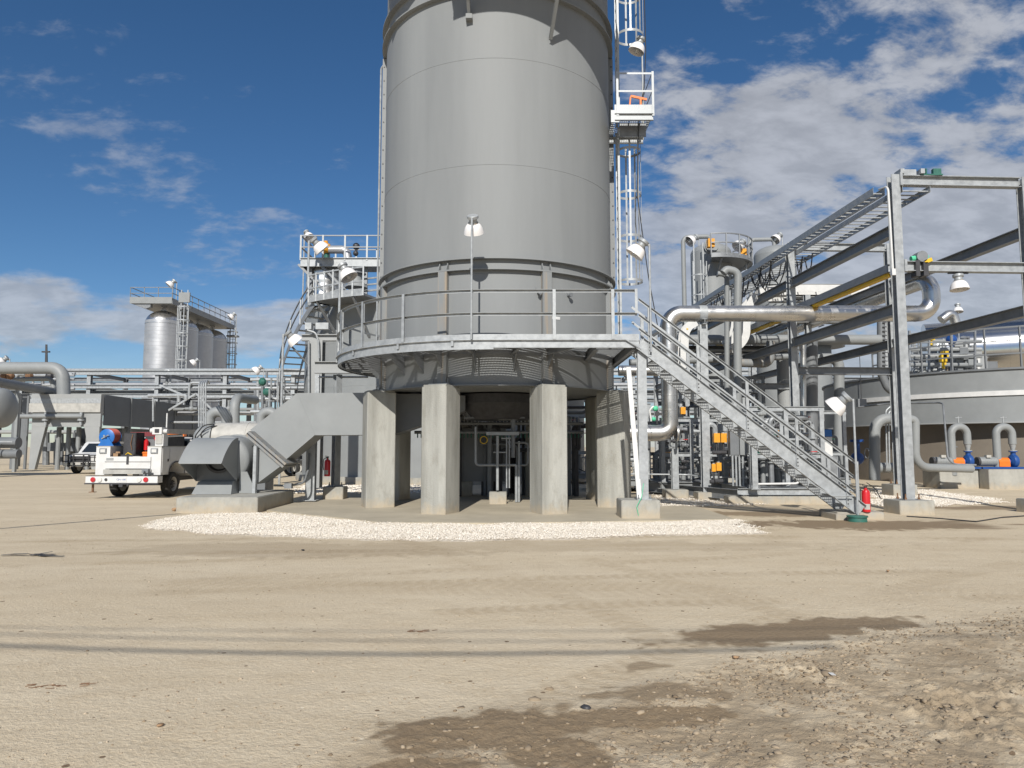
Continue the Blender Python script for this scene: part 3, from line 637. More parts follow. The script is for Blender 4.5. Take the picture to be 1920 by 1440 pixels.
# ---------------- stairs ----------------
def stairs():
    t=thing('steel_staircase','galvanised steel staircase with handrails descending to the right from the walkway','staircase')
    y0,y1=YF+0.04,YF+0.92; xa,za=XR+0.02,ZD-0.10; xb,zb=7.72,0.20
    sl=(zb-za)/(xb-xa); ang=math.atan(sl)
    def P(x,y,dz=0): return V(x,y,za+(x-xa)*sl+dz)
    for y,s in ((y0,1),(y1,-1)):
        mb=MB(); mb.channel(P(xa,y),P(xb,y),0.30,0.075,0.012,side=s); 
        mb.prism([P(xb-.25,y-.006,-0.2),P(xb-.25,y-.006,0.22),P(xb+.06,y-.006,-0.03),P(xb+0.06,y-.006,-.17)],(0,.012,0)) if False else None
        part('stringer',mb,M['galv'],t)
        b=MB()
        for k in range(9):
            x=xa+0.3+k*0.56
            b.cyl(P(x,y-0.006*s-0.0,0.03),P(x,y-0.016*s,0.03),0.012,n=6)
    n=17
    for k in range(n):
        x=xa+0.18+k*(xb-xa-0.3)/(n-1); z=za+(x-xa)*sl+0.02; mb=MB()
        mb.box(x-0.13,x-0.126,y0+0.09,y1-0.09,z-0.032,z); mb.box(x+0.122,x+0.13,y0+0.09,y1-0.09,z-0.04,z)
        for j in range(5): xx=x-0.09+j*0.045; mb.box(xx-0.002,xx+0.002,y0+0.09,y1-0.09,z-0.03,z)
        for j in range(8): yy=y0+0.12+j*0.09; mb.box(x-0.125,x+0.121,yy-.003,yy+.003,z-0.012,z+0.001)
        mb.box(x-0.13,x+0.13,y0+0.08,y0+0.086,z-0.04,z); mb.box(x-0.13,x+0.13,y1-0.086,y1-0.08,z-0.04,z)
        part('tread',mb,M['grate'],t)
    for y,s in ((y0,-1),(y1,1)):
        yy=y+s*0.012
        xs=[xa+0.22+1.08*k for k in range(5)]
        for k,x in enumerate(xs):
            part('rail_post',MB().bar(P(x,yy,-0.13),P(x,yy,0.98),0.075,0.010,up=(0,1,0)).bar(P(x-.034,yy+s*0.02,-0.1),P(x-.034,yy+s*0.02,0.95),0.008,0.03,up=(0,1,0)),M['galv'],t)
        for dz,nm in ((0.98,'top_rail'),(0.62,'mid_rail'),(0.30,'lower_rail')):
            mb=MB(); mb.bar(P(xa-0.02,yy,dz),P(xb-0.08,yy,dz),0.008,0.055); mb.bar(P(xa-0.02,yy+s*0.03,dz+0.025),P(xb-.08,yy+s*0.03,dz+0.025),0.05,0.006)
            part(nm,mb,M['galv'],t)
    mb=MB()
    part('rail_post',MB().box(xb-0.11,xb-0.04,y0-0.02,y0-0.012,0.15,zb+1.08),M['galv'],t); part('rail_post',MB().box(xb-0.11,xb-0.04,y1+0.012,y1+0.02,0.15,zb+1.08),M['galv'],t)
    b=MB()
    for k in range(5):
        for dz in (-.08,.0,.08): x=xa+0.22+1.08*k; b.cyl(P(x,y0-.017,dz),P(x,y0-.032,dz),.014,n=6)
    part('post_bolts',b,M['dark'],t)
    # landing gusset at the top
    part('top_plate',MB().box(XR+0.016,XR+0.026,y0,y1,ZD-0.26,ZD-0.02),M['galv'],t)
    done(t,(7.6,y0,0))
stairs()
def block(x,y,w,d,z0,h,label,rz=0,bolts=True,m='conc2',name='concrete_footing',cat='footing',group=None):
    mb=MB(); b=0.02
    M3=Matrix.Rotation(rz,3,'Z'); c=V(x,y,0)
    pr=[(-w/2+b,-d/2),(w/2-b,-d/2),(w/2,-d/2+b),(w/2,d/2-b),(w/2-b,d/2),(-w/2+b,d/2),(-w/2,d/2-b),(-w/2,-d/2+b)]
    mb.prism([c+M3@V(a,e,z0) for a,e in pr],(0,0,h-0.015)); mb.prism([c+M3@V(a*.97,e*.97,z0+h-0.015) for a,e in pr],(0,0,0.015))
    return single(name,mb,M[m],label,cat,group)
block(7.72,16.6,1.05,0.95,-0.03,0.19,'low concrete pad at the foot of the steel staircase')
block(7.35,16.35,0.5,0.8,-0.03,0.16,'small darker concrete pad left of the stair foot')
# stair post
def column(name,label,x,y,z0,z1,w=0.2,d=0.2,rz=0,m='galv',plate=True,cat='column',group=None,t=0.012):
    mb=MB(); M3=Matrix.Rotation(rz,3,'Z'); c=V(x,y,0)
    for s in (-1,1):
        o=M3@V(0,s*(d/2-t/2),0); mb.cbox((x+o.x,y+o.y,(z0+z1)/2),(w,t,z1-z0),rz)
    mb.cbox((x,y,(z0+z1)/2),(t,d-2*t-0.001,z1-z0-0.002),rz)
    th=thing(name,label,cat,group); part('shaft',mb,M[m],th)
    if plate:
        mb=MB().cbox((x,y,z0-0.013),(w*1.6,d*1.6,0.025),rz); part('base_plate',mb,M[m],th)
        for a,b in ((-1,-1),(1,-1),(1,1),(-1,1)):
            o=M3@V(a*w*0.66,b*d*0.66,0); part('anchor_bolt',MB().cyl((x+o.x,y+o.y,z0-.02),(x+o.x,y+o.y,z0+0.09),0.014,n=8).cyl((x+o.x,y+o.y,z0),(x+o.x,y+o.y,z0+0.03),0.027,n=6),M['galvdk'],th)
    return done(th,(x,y,z0-0.026))
block(2.84,16.42,0.86,0.78,0.03,0.40,'concrete footing carrying the post at the top of the staircase')
column('stair_post','galvanised post standing on concrete footing under the right end of the walkway',2.93,16.2,0.456,ZD-0.27,0.20,0.16)
single('leaning_board',MB().bar((2.66,16.36,3.42),(2.82,16.1,0.46),0.105,0.035,up=(0,1,0)),M['white'],'long white board leaning against the post at the top of the staircase','board')
# ---------------- ladder ----------------
def ladder_run(t,x,y,z0,z1,cz0,cz1,m='galv',rise=0.3,cage=0.33,wid=0.2,dirx=1):
    for s in (-1,1): part('ladder_rail',MB().box(x-0.03,x+0.03,y+s*wid-0.006,y+s*wid+0.006,z0,z1),M[m],t)
    mb=MB(); z=z0+0.15
    while z<z1: mb.cyl((x,y-wid,z),(x,y+wid,z),0.012,n=6); z+=rise
    part('rungs',mb,M[m],t)
    cx=x+dirx*cage*0.95
    angs=[R(a) for a in (-140,-95,-50,0,50,95,140)]
    def cp(a,z): return V(cx+dirx*math.cos(a)*cage,y+math.sin(a)*cage,z)
    z=cz0
    while z<=cz1+0.01:
        mb=MB(); A=[R(-150+300*k/24) for k in range(25)]
        vs=[]; 
        for a in A:
            for rr,dz in ((cage,-0.035),(cage+.008,-0.035),(cage+.008,0.035),(cage,0.035)): vs.append((cx+dirx*math.cos(a)*rr,y+math.sin(a)*rr,z+dz))
        fs=[(k*4+j,k*4+(j+1)%4,k*4+4+(j+1)%4,k*4+4+j) for k in range(24) for j in range(4)]; mb.add(vs,fs)
        part('cage_hoop',mb,M[m],t); z+=1.25
    for a in angs[1:-1]:
        mb=MB(); p=cp(a,cz0-.03); q=cp(a,cz1+.03); mb.bar(p,q,0.05,0.007,up=(dirx*math.cos(a),math.sin(a),0)); part('cage_strap',mb,M[m],t)
LX=TC[0]+TR+0.12; LY=19.9
def ladders():
    t=thing('lower_caged_ladder','galvanised caged ladder on the right flank of the big tank below the landing','ladder')
    ladder_run(t,LX+0.05,LY-0.1,ZD,10.6,6.2,10.2); done(t)
    t=thing('upper_caged_ladder','galvanised caged ladder rising out of frame above the ladder landing','ladder')
    ladder_run(t,LX+0.0,LY-0.55,10.55,16,13.1,15.6,cage=0.38); done(t)
    t=thing('ladder_landing','small grating landing with toe boards and rails on the right side of the tank','landing')
    x0,x1,y0,y1,z=LX-0.18,LX+0.86,LY-1.15,LY+0.35,10.6
    mb=MB(); x=x0
    while x<x1: mb.box(x-.003,x+.003,y0,y1,z-0.03,z); x+=0.05
    y=y0+.05
    while y<y1: mb.box(x0,x1,y-.003,y+.003,z-0.012,z+.001); y+=0.12
    part('grating',mb,M['grate'],t)
    part('toe_board',MB().box(x0,x1,y0-0.02,y0-0.012,z-0.02,z+0.22),M['galv'],t)
    part('toe_board',MB().box(x1+.01,x1+.018,y0,y1,z-0.02,z+0.22),M['galv'],t)
    part('side_channel',MB().channel(V(x0,y0-0.005,z-0.13),V(x1,y0-0.005,z-0.13),0.19,0.07,0.012),M['galv'],t)
    part('side_channel',MB().channel(V(x0,y1,z-0.13),V(x1,y1,z-0.13),0.19,0.07,0.012),M['galv'],t)
    part('kick_plate',MB().box(x0+.2,x1-.1,y0+.5,y0+.51,z-.45,z-.05),M['galvdk'],t)
    part('mounting_bracket',MB().box(x0-0.10,x0+0.12,y0-0.035,y0-0.022,z-0.28,z+0.06),M['galv'],t)
    for x,y in ((x0+.08,y0-.04),(x1,y0-.04),(x1,y1)): part('rail_post',MB().box(x-0.03,x+0.03,y-.005,y+.005,z-.1,z+1.15),M['galv'],t)
    for zz in (z+0.62,z+1.12):
        part('rail',MB().box(x0+.05,x1,y0-.034,y0-.028,zz-.05,zz).box(x0+.05,x1,y0-.028,y0+.02,zz-.006,zz),M['galv'],t)
        part('rail',MB().box(x1-.02,x1-.014,y0+.03,y1,zz-.05,zz),M['galvdk'],t)
    g=part('safety_gate',MB().bar((x0+.45,y0+.06,z+.50),(x1-.15,y0+.06,z+.40),0.04,0.06).bar((x0+.72,y0+.06,z+.42),(x0+.72,y0+.06,z+.02),.05,.05,up=(0,1,0)).bar((x0+.45,y0+.06,z+.47),(x0+.40,y0+.06,z+.02),.04,.04,up=(0,1,0)),M['orange'],t,'orange safety gate')
    done(t)
ladders()
single('hanging_cable',MB().tube([(LX+0.75,LY-0.8,14.2),(LX+.75,LY-.85,12.5),(LX+.7,LY-.8,11.5),(LX+.55,LY-.7,10.6),(LX+.5,LY-.6,8.5),(LX+.75,LY-.7,6.2),(LX+.9,LY-1.2,4.6),(LX+1.0,LY-2.2,4.2)],0.014,6),M['cable'],'black cable hanging down beside the caged ladder','cable')
# ---------------- lamps ----------------
def bell(c,d,s,t,shade='shade'):
    """industrial lamp head at c pointing along d, s = scale (1: 0.46 m wide bell)"""
    d=Vector(d).normalized(); c=Vector(c)
    h=thing_part('lamp_head',MB().lathe([(0.001,-0.10),(0.13,-0.10),(0.14,-0.09),(0.14,-0.03),(0.12,-0.02),(0.10,0.0),(0.10,0.10),(0.001,.1)],c,d,20) if s==1 else MB().lathe([(r*s,z*s) for r,z in [(0.001,-0.10),(0.13,-0.10),(0.14,-0.09),(0.14,-0.03),(0.12,-0.02),(0.10,0.0),(0.10,0.10),(0.001,.1)]],c,d,16),M['galv'],t)
    pr=[(0.10,0.095),(0.14,0.105),(0.18,0.145),(0.21,0.20),(0.232,0.27),(0.245,0.345),(0.238,0.348),(0.224,0.27),(0.202,0.205),(0.172,0.152),(0.13,0.118),(0.10,0.11)]
    thing_part(shade,MB().lathe([(r*s,z*s) for r,z in pr],c,d,28),M['shade'],h)
    thing_part('collar',MB().lathe([(0.101*s,0.07*s),(0.122*s,0.07*s),(0.122*s,0.105*s),(0.1*s,.105*s)],c,d,20),M['rustpaint'],h)
    thing_part('globe',MB().lathe([(0.06*s,.12*s),(0.075*s,.2*s),(0.07*s,.30*s),(0.04*s,.36*s),(0.001,.38*s)],c,d,14),M['lens_white'],h)
def thing_part(n,mb,m,p): return part(n,mb,m,p)
def lamp(label,x,y,z0,z1,aim,s=1.0,r=0.024,arm=0.17,group='bell shaded lamps on poles',hand=None):
    t=thing('pole_lamp',label,'lamp',group)
    part('pole',MB().cyl((x,y,z0),(x,y,z1),r,n=10),M['galv'],t)
    aim=Vector(aim).normalized(); hz=Vector((aim.x,aim.y,0)); hz=hz.normalized() if hz.length>0.05 else V(1,0,0)
    top=V(x,y,z1); c=top+hz*arm*s+V(0,0,0.02)
    part('arm',MB().cyl(top-V(0,0,0.03),c,r*1.1,n=8),M['galv'],t)
    bell(c,aim,s,t); return done(t,(x,y,z0))
lamp('tall lamp clamped to the walkway handrail in front of the tank',X(883,YF-.06),YF-.08,ZD-.03,W(883,411,YF).z,(0.05,0.55,-0.83),0.95)
x,y=X(1223,YF-0.05),YF-.05
lamp('white lamp on pole at the top of the staircase',x,y,W(1223,660,y).z,W(1223,458,y).z,(-0.6,0.12,-0.8),0.92)
y=15.92
lamp('white lamp on pole at the foot of the staircase beside red extinguisher',X(1601,y),y,0.12,W(1594,748,y).z,(-0.6,0.38,-0.62),0.98)
lamp('lamp under the upper caged ladder on the tank landing',X(1214,19.4),19.3,10.4,W(1219,78,19.3).z,(-0.35,0.05,-0.9),0.95,arm=.05)
# junction box + green ground tape
# ---------------- extinguishers ----------------
def extinguisher(c,label,face=(0,-1,0)):
    x,y,z=c; t=thing('fire_extinguisher',label,'fire extinguisher','red fire extinguishers')
    part('cylinder',MB().lathe([(0.001,0),(0.08,0),(0.09,0.015),(0.09,0.42),(0.075,0.47),(0.03,0.50),(0.03,0.53)],c,n=24),M['red'],t)
    part('valve',MB().cyl((x,y,z+.53),(x,y,z+.57),.03,n=10).bar((x-.07,y,z+.60),(x+.04,y,z+.575),.02,.015).bar((x-.07,y,z+.57),(x+.04,y,z+.56),.02,.012),M['black'],t)
    part('hose',MB().tube([(x-.03,y,z+.55),(x-.12,y,z+.5),(x-.125,y,z+.3),(x-.11,y,z+.18)],.012,8,bend=.05),M['black'],t)
    part('label_plate',MB().lathe([(0.0915,.06),(0.0925,.07),(.0925,.17),(.0915,.18)],c,n=14,a0=R(-140),a1=R(-60)),M['dirtywhite'],t)
    return done(t,c)
extinguisher((X(616,21.5),21.5,W(616,893,21.5).z),'red fire extinguisher hung on the steel column behind the blower duct')
e=extinguisher((X(1617,16.15),16.15,0.165),'red fire extinguisher standing at the foot of the staircase lamp')
# green plastic ground box
g=G(1612,979); t=thing('ground_box','round green plastic box on the dirt under the stair lamp','ground box')
part('body',MB().lathe([(.001,-.02),(.20,-.02),(.19,.10),(.001,.10)],(g.x,g.y+.1,0),n=20),M['teal'],t); part('lid',MB().lathe([(.001,.1),(.215,.1),(.215,.13),(.001,.135)],(g.x,g.y+.1,0),n=20),M['teal'],t); done(t)
# conduit feeding from stair lamp
single('small_conduit',MB().tube([W(1520,905,16.0),W(1560,930,15.95),W(1601,930,15.95)],.014,6,bend=.1),M['galv'],'thin bent conduit running from the stair stringer to the lamp pole','conduit')
single('grounding_wire',MB().tube([V(2.78,16.02,.1),V(2.74,15.98,.3),V(2.85,15.99,.5),V(2.9,16.0,.8)],.008,6),M['mint'],'thin green grounding wire stapled to the footing of the walkway post','wire')
# cables on the right dirt
single('ground_cable',MB().tube([G(1700,968,.02),G(1760,972,.02),G(1830,978,.02),G(1880,970,.02),G(1940,966,.02)],.014,6),M['cable'],'black cable lying loose on the dirt at the right','cable')
single('loose_hose',MB().tube([G(1625,905,.3),G(1640,915,.15),G(1655,940,.02),G(1652,948,.02)],.014,6,bend=.3),M['cable'],'thin black hose trailing off the stair foot onto gravel','hose')
# ================= blower =================
def blower():
    block(-7.23,19.32,1.97,3.2,-0.03,0.41,'long concrete block under the blower',rz=R(1.5),m='conc2',name='concrete_block',cat='block')
    t=thing('blower','grey inlet blower with square rain hood and round scroll on a concrete block','blower')
    xl,xr=-8.33,-7.27
    zl,zt,zb=1.20,1.84,0.70; yl,yb=18.1,19.15
    # hood: curved top sheet, two side cheeks, open underneath
    prof=[]
    for k in range(9):
        a=PI/2*k/8; prof.append((yl+(yb-yl)*(math.sin(a)),zl+(zt-zl)*(1-math.cos(a)) if False else zl+(zt-zl)*math.sin(a*0.5+ a*0.5)))
    prof=[(yl+(yb-yl)*u,zl+(zt-zl)*math.sin(min(1,u*1.02)*PI/2)**0.85 if u>0 else zl) for u in [k/10 for k in range(11)]]
    mb=MB(); top=[V(xl,y,z) for y,z in prof]+[V(xl,y,z-0.02) for y,z in prof[::-1]]
    mb.prism(top,(xr-xl,0,0)); hood=part('rain_hood',mb,M['paint2'],t)
    for x in (xl-0.013,xr+0.001):
        part('hood_cheek',MB().prism([V(x,y,z) for y,z in prof]+[V(x,yb,zb)],(.012,0,0)),M['paint2'],t)
    part('inlet_panel',MB().prism([V(xl,yb-.01,zb),V(xr,yb-.01,zb),V(xr,yb-.01,zt-.02),V(xl,yb-.01,zt-.02)],(0,.012,0)),M['paintdk'],t)
    cx,cz,yr0=-7.63,1.27,19.25
    part('inlet_cone',MB().lathe([(.34,0),(.36,-.06),(.30,-.07),(.26,0.0)],(cx-.1,yb-.02,cz),(0,1,0),32),M['dark'],t)
    part('scroll',MB().lathe([(0.3,0),(0.56,.05),(.62,.10),(.64,.14),(.64,1.0),(.62,1.03),(.001,1.05)],(cx,yr0-.1,cz),(0,1,0),48),M['paint2'],t)
    part('scroll_rim',MB().lathe([(.63,.9),(.68,.9),(.68,.93),(.63,.93)],(cx,yr0-.1,cz),(0,1,0),48),M['paint2'],t)
    # pedestal
    part('pedestal',MB().prism([V(xl+.06,18.75,.385),V(xr+.02,18.75,.385),V(xr-.05,19.0,zb-.0),V(xl+.12,19.0,zb-.0)],(0,.8,0)),M['paint2'],t)
    part('pedestal_fin',MB().prism([V(xr+.06,19.2,.385),V(xr+.52,19.2,.385),V(xr+.25,19.2,.95),V(xr+.06,19.2,.95)],(0,.05,0)),M['paint2'],t)
    part('outlet_post',MB().box(xr+.42,xr+.50,19.15,19.3,.385,1.62),M['galv'],t)
    # outlet transition piece and tilted flange
    yo=19.35
    A=W(476,826,yo); B=W(526,874,yo); C=W(480,908,yo)
    part('outlet_transition',MB().prism([A,B,C],(0,.95,0)),M['paint2'],t)
    p0=W(463,812,yo-.06); p1=W(533,873,yo-.06); 
    u=(p1-p0).normalized(); nrm=V(-u.z,0,u.x); nrm=-nrm if nrm.z<0 else nrm
    for k,(off,w) in enumerate(((-.05,.07),(.045,.07))):
        part('outlet_flange',MB().prism([p0+nrm*(off-.03),p1+nrm*(off-.03),p1+nrm*(off+.03),p0+nrm*(off+.03)],(0,1.1,0)),M['rustpaint'],t)
    b=MB()
    for k in range(8):
        q=p0+(p1-p0)*(0.06+0.125*k)+nrm*.10; b.cyl(q+V(0,.03,0),q+V(0,.03,0)+nrm*.05-nrm*.06,.018,n=6)
    part('flange_bolts',b,M['galvdk'],t)
    part('gasket',MB().prism([p0+nrm*-.019,p1+nrm*-.019,p1+nrm*.014,p0+nrm*.014],(0,1.06,0)),M['black'],t)
    part('drive_motor',MB().lathe([(0.001,0),(.2,.0),(.22,.03),(.22,.5),(.18,.55),(.001,.56)],(cx,20.35,cz),(0,1,0),24),M['paintdk'],t)
    part('fan_shaft_guard',MB().box(cx-.25,cx+.25,20.25,20.8,.385,.9),M['paintdk'],t)
    done(t)
    # duct to the tank
    t=thing('air_duct','wide flat grey sheet metal duct rising from the blower to the tank underside','duct')
    y=19.72
    a,b_,c,d,e,f=W(468,812,y)+V(.03,0,.12),W(557,737,y),W(690,736,y),W(690,815,y),W(590,816,y),W(531,868,y)
    h=MB().prism([W(469,806,y),b_,c+V(.7,0,0),d+V(.7,0,0),e,W(531,866,y)],(0,1.0,0)); part('duct_body',h,M['paint2'],t)
    x0=c.x+.7
    part('duct_tail',MB().prism([V(x0,y+.01,d.z),V(-1.3,y+.2,2.6),V(-1.3,y+.2,3.02),V(x0,y+.01,c.z-.03)],(0,.95,0)),M['paintdk'],t)
    s=MB()
    for q in (b_,c): pass
    part('duct_seam',MB().bar(b_+V(.0,-.004,-.005),e+V(0,-.004,.005),.03,.006,up=(0,1,0)),M['paint2'],t)
    part('support_column',MB().cbox((X(586,21),20.9,(0.06+2.0)/2),(.26,.012,1.94)).cbox((X(586,21),21.1,(0.06+2.0)/2),(.26,.012,1.94)).cbox((X(586,21),21.0,1.03),(.012,.186,1.94)).cbox((X(586,21),21.0,.07),(.4,.36,.025)),M['galv'],t)
    done(t)
    single('floor_conduit',MB().tube([W(500,910,20.0)+V(.2,0,0),W(540,911,20),W(570,906,20.3),W(578,880,20.6),W(580,850,20.8)],.03,8,bend=.25).cbox(W(541,911,20),(.2,.15,.14)),M['galvdk'],'grey conduit curving up the duct column from the blower block','conduit')
    # insulated vessel behind
    t=thing('insulated_vessel','grey horizontal drum with bare top and hoses behind the blower','vessel','')
    y=23.0; cz=1.90; r=.47
    part('drum',MB().lathe([(.001,-.0),(r,.0),(r,1.0),(r,1.02),(r+.012,1.02),(r+.012,1.06),(r,1.06),(r,2.6),(.001,2.6)],(X(408,y),y,cz),(1,0,0),32),M['dirtywhite'],t)
    part('end_cover',MB().lathe([(.001,-.62),(.30,-.6),(.40,-.5),(.42,-.05),(r+.05,-.05),(r+.05,0.0),(.001,0)],(X(408,y)-.02,y,cz-.05),(1,0,0),28),M['paint2'],t)
    part('hose',MB().tube([(X(385,y),y-.2,cz-.25),(X(378,y),y-.5,cz),(X(395,y),y-.5,cz+.38),(X(410,y),y-.3,cz+.42)],.02,8,bend=.2),M['cable'],t)
    part('hose',MB().tube([(X(395,y),y-.2,cz-.25),(X(388,y),y-.5,cz+.1),(X(402,y),y-.5,cz+.32),(X(415,y),y-.3,cz+.36)],.02,8,bend=.2),M['cable'],t)
    for xx in (X(430,y),X(500,y)): part('saddle',MB().box(xx-.15,xx+.15,y-.4,y+.4,0,cz-.3),M['paintdk'],t)
    done(t)
blower()
# steel support frame left of tank
block(X(631,22.1),22.15,.62,.62,-.02,.42,'concrete footing of the galvanised column left of the pillars')
column('support_column','galvanised column carrying the grey crossbeam left of the tank',X(631,22.1),22.15,.44,W(631,702,22.1).z,.2,.2,R(45))
single('crossbeam',MB().ibeam(V(X(588,22),22,W(588,689,22).z),V(X(712,22),22,W(588,689,22).z),.36,.2,.02),M['paintfar'],'pale grey crossbeam running from frame column to the tank','beam')
single('pipe_prop',MB().box(X(589,22.5),X(597,22.5),22.5,22.6,W(590,742,22.5).z-.5,W(590,702,22.5).z).tube([W(597,707,22.4),W(690,707,22.4)],.03,8),M['galv'],'short galvanised bracket with rod under the pale crossbeam','bracket')
def jframe():
    y=27; t=thing('equipment_frame','tall pale column with cap beam and junction boxes beside the spiral stair','frame')
    x0,x1=X(580,y),X(604,y); z1=W(590,640,y).z
    part('column',MB().ibeam(V((x0+x1)/2,y,.1),V((x0+x1)/2,y,z1),.46,.5,.03,up=(0,1,0)),M['paintfar'],t)
    part('cap_beam',MB().ibeam(V(X(564,y),y-.1,z1+.12),V(X(632,y),y-.1,z1+.12),.24,.25,.03),M['paintfar'],t)
    for a,b in ((571,583),(591,615)):
        part('junction_box',MB().box(X(a,y),X(b,y),y-.25,y,W(a,619,y).z,W(a,607,y).z),M['galv'],t)
    part('conduit',MB().tube([W(576,619,y-.35),W(592,624,y-.35),W(597,640,y-.35),W(598,672,y-.35)],.035,8,bend=.2),M['galv'],t)
    part('conduit',MB().tube([W(579,640,y-.35),W(579,740,y-.35)],.04,8),M['galv'],t)
    done(t)
jframe()
# ================= vehicles =================
def wheel(c,r,w,parent,ax=(1,0,0)):
    c=Vector(c); a=Vector(ax)
    wh=part('wheel',MB().lathe([(.001,-.01),(r*.45,-.01),(r*.50,w*.35),(r*.56,w*.45),(r*.60,w*.5),(r*.6,-w*.5),(.001,-w*.5)],c,a,28),M['dirtywhite'],parent)
    part('tyre',MB().lathe([(r*.58,-w*.5),(r*.9,-w*.5),(r*.98,-w*.38),(r,-w*.2),(r,w*.2),(r*.98,w*.38),(r*.9,w*.5),(r*.58,w*.5),(r*.58,w*.4)],c,a,36),M['rubber'],wh)
    h=MB(); 
    for k in range(8):
        q=c+a*(w*.36)+Vector((0,math.cos(k*PI/4)*r*.28,math.sin(k*PI/4)*r*.28)); h.cyl(q-a*.05,q+a*.02,.014,n=6)
    h.cyl(c-a*.02,c+a*w*.42,r*.16,r*.12,n=14); part('hub',h,M['dark'],wh)
def service_truck():
    t=thing('service_truck','white utility service truck seen from behind with hose reel and crane on its bed','truck')
    # local frame: rear bumper centre at origin, truck extends +Y ; built locally then rotated
    w=2.06; hw=w/2; ZT=1.62; zb=.75
    for s in (-1,1):
        x0,x1=(-hw,-hw+.44) if s<0 else (hw-.44,hw)
        # body side with arch cut : front box + rear box + upper
        mb=MB(); xi,xo=(x1,x0) if s<0 else (x0,x1)
        ya,yb_=.32,2.75; wy=1.35; wr=.52
        poly=[(ya,zb-.02),(wy-wr,zb-.02)]+[(wy-wr*math.cos(PI*k/10),zb-.02+wr*.72*math.sin(PI*k/10)) for k in range(1,10)]+[(wy+wr,zb-.02),(yb_,zb-.02),(yb_,ZT-.02),(ya,ZT-.02)]
        mb.prism([V(x0,y,z) for y,z in poly],(x1-x0,0,0)); b=part('side_box',mb,M['white'],t)
        part('box_top',MB().box(x0-.005,x1+.005,ya-.01,yb_,ZT-.018,ZT+.01),M['dirtywhite'],b)
        xf=hw+.004 if s>0 else -hw-.004
        for (a,c,z0,z1) in ((.38,.80,.80,1.56),(.86,1.80,1.18,1.56),(1.88,2.28,.80,1.56),(2.32,2.70,.80,1.56)):
            d=part('locker_door',MB().box(min(xf,xf+.012*s),max(xf,xf+.012*s),a,c,z0,z1),M['white'],b)
            part('latch',MB().box(min(xf+.013*s,xf+.03*s),max(xf+.013*s,xf+.03*s),c-.1,c-.04,(z0+z1)/2-.04,(z0+z1)/2+.04),M['dark'],d)
        part('wheel_arch_trim',MB().arcbar((0,0),1,0,.01,0,.01,.01,1) if False else MB().add([(xf+.015*s,wy-(wr+e)*math.cos(PI*k/14),zb-.02+(wr+e)*.72*math.sin(PI*k/14)) for k in range(15) for e in (.0,.06)],[(2*k,2*k+1,2*k+3,2*k+2) for k in range(14)]),M['dark'],b)
        part('tail_lamp',MB().box((x0+x1)/2-.11,(x0+x1)/2+.11,ya-.03,ya-.001,1.40,1.56),M['galvdk'],b)
        part('lamp_lens',MB().box((x0+x1)/2-.075,(x0+x1)/2+.075,ya-.036,ya-.031,1.43,1.53),M['lens_white'],b)
    part('bed_floor',MB().box(-hw+.44,hw-.44,.34,2.75,.88,.93),M['dark'],t)
    part('bed_front',MB().box(-hw+.44,hw-.44,2.70,2.75,.93,1.5),M['dirtywhite'],t)
    tg=part('tailgate',MB().box(-.72,.72,.28,.33,.93,1.30),M['white'],t)
    part('tailgate_rib',MB().box(-.72,.72,.272,.279,1.13,1.145),M['dark'],tg); part('tailgate_latch',MB().box(-.035,.035,.262,.279,1.06,1.30),M['dark'],tg)
    part('badge',MB().box(-.68,-.45,.274,.279,1.18,1.26),M['paintfar'],tg)
    part('bed_sill',MB().box(-.75,.75,.26,.34,.76,.90),M['dirtywhite'],t)
    bp=part('bumper',MB().box(-1.12,1.12,-.02,.28,.50,.70),M['white'],t)
    part('step_tread',MB().box(-1.12,1.12,-.01,.28,.702,.715),M['dark'],bp); part('bumper_lip',MB().box(-1.14,1.14,-.045,.02,.455,.495),M['dark'],bp)
    for x,mm in ((-.88,'lens_red'),(-.68,'lens_white'),(.55,'lens_white'),(.76,'lens_red'),(-.48,'dark')):
        part('light',MB().lathe([(.075,-.0),(.075,.03),(.001,.035)],(x,-.02,.60),(0,-1,0),20) if mm!='dark' else MB().lathe([(.045,0),(.045,.02),(.001,.025)],(x,-.02,.6),(0,-1,0),14),M[mm],bp)
    pl=part('number_plate',MB().box(-.16,.16,-.032,-.021,.53,.67),M['white'],bp)
    f=bpy.data.curves.new('plate_text','FONT'); f.body='CJN-1683'; f.size=.075; f.align_x='CENTER'; f.align_y='CENTER'; f.extrude=.001
    fo=bpy.data.objects.new('plate_text',f); col.objects.link(fo); dg=bpy.context.evaluated_depsgraph_get(); me=bpy.data.meshes.new_from_object(fo.evaluated_get(dg)); bpy.data.objects.remove(fo)
    me.transform(Matrix.Translation((0,-.034,.60))@Matrix.Rotation(R(90),4,'X')); me.materials.clear(); me.materials.append(M['blue']); po=bpy.data.objects.new('lettering',me); col.objects.link(po); po.parent=pl
    part('hitch',MB().cyl((-.3,.0,.44),(-.3,-.02,.40),.05,n=10).box(-.06,.06,-.06,.3,.38,.46).cyl((.2,-.0,.44),(.2,-.03,.40),.04,n=10),M['dark'],t)
    part('frame_rail',MB().box(-.45,-.35,.2,5.6,.45,.62).box(.35,.45,.2,5.6,.45,.62).box(-.9,.9,1.27,1.42,.36,.50),M['dark'],t)
    part('stabiliser',MB().cyl((-.98,.15,.5),(-.98,.15,.22),.035,n=8).box(-1.06,-.9,.07,.23,.20,.22),M['rust'],t)
    part('vise',MB().box(.62,.78,.05,.27,.72,.80).box(.60,.80,.0,.14,.8,.92).cyl((.7,-.12,.84),(.7,.2,.84),.03,n=8),M['galvdk'],t)
    for x,s in ((-.83,-1),(.83,1)): wheel((x,1.35,.40),.40,.26,t,(s,0,0))
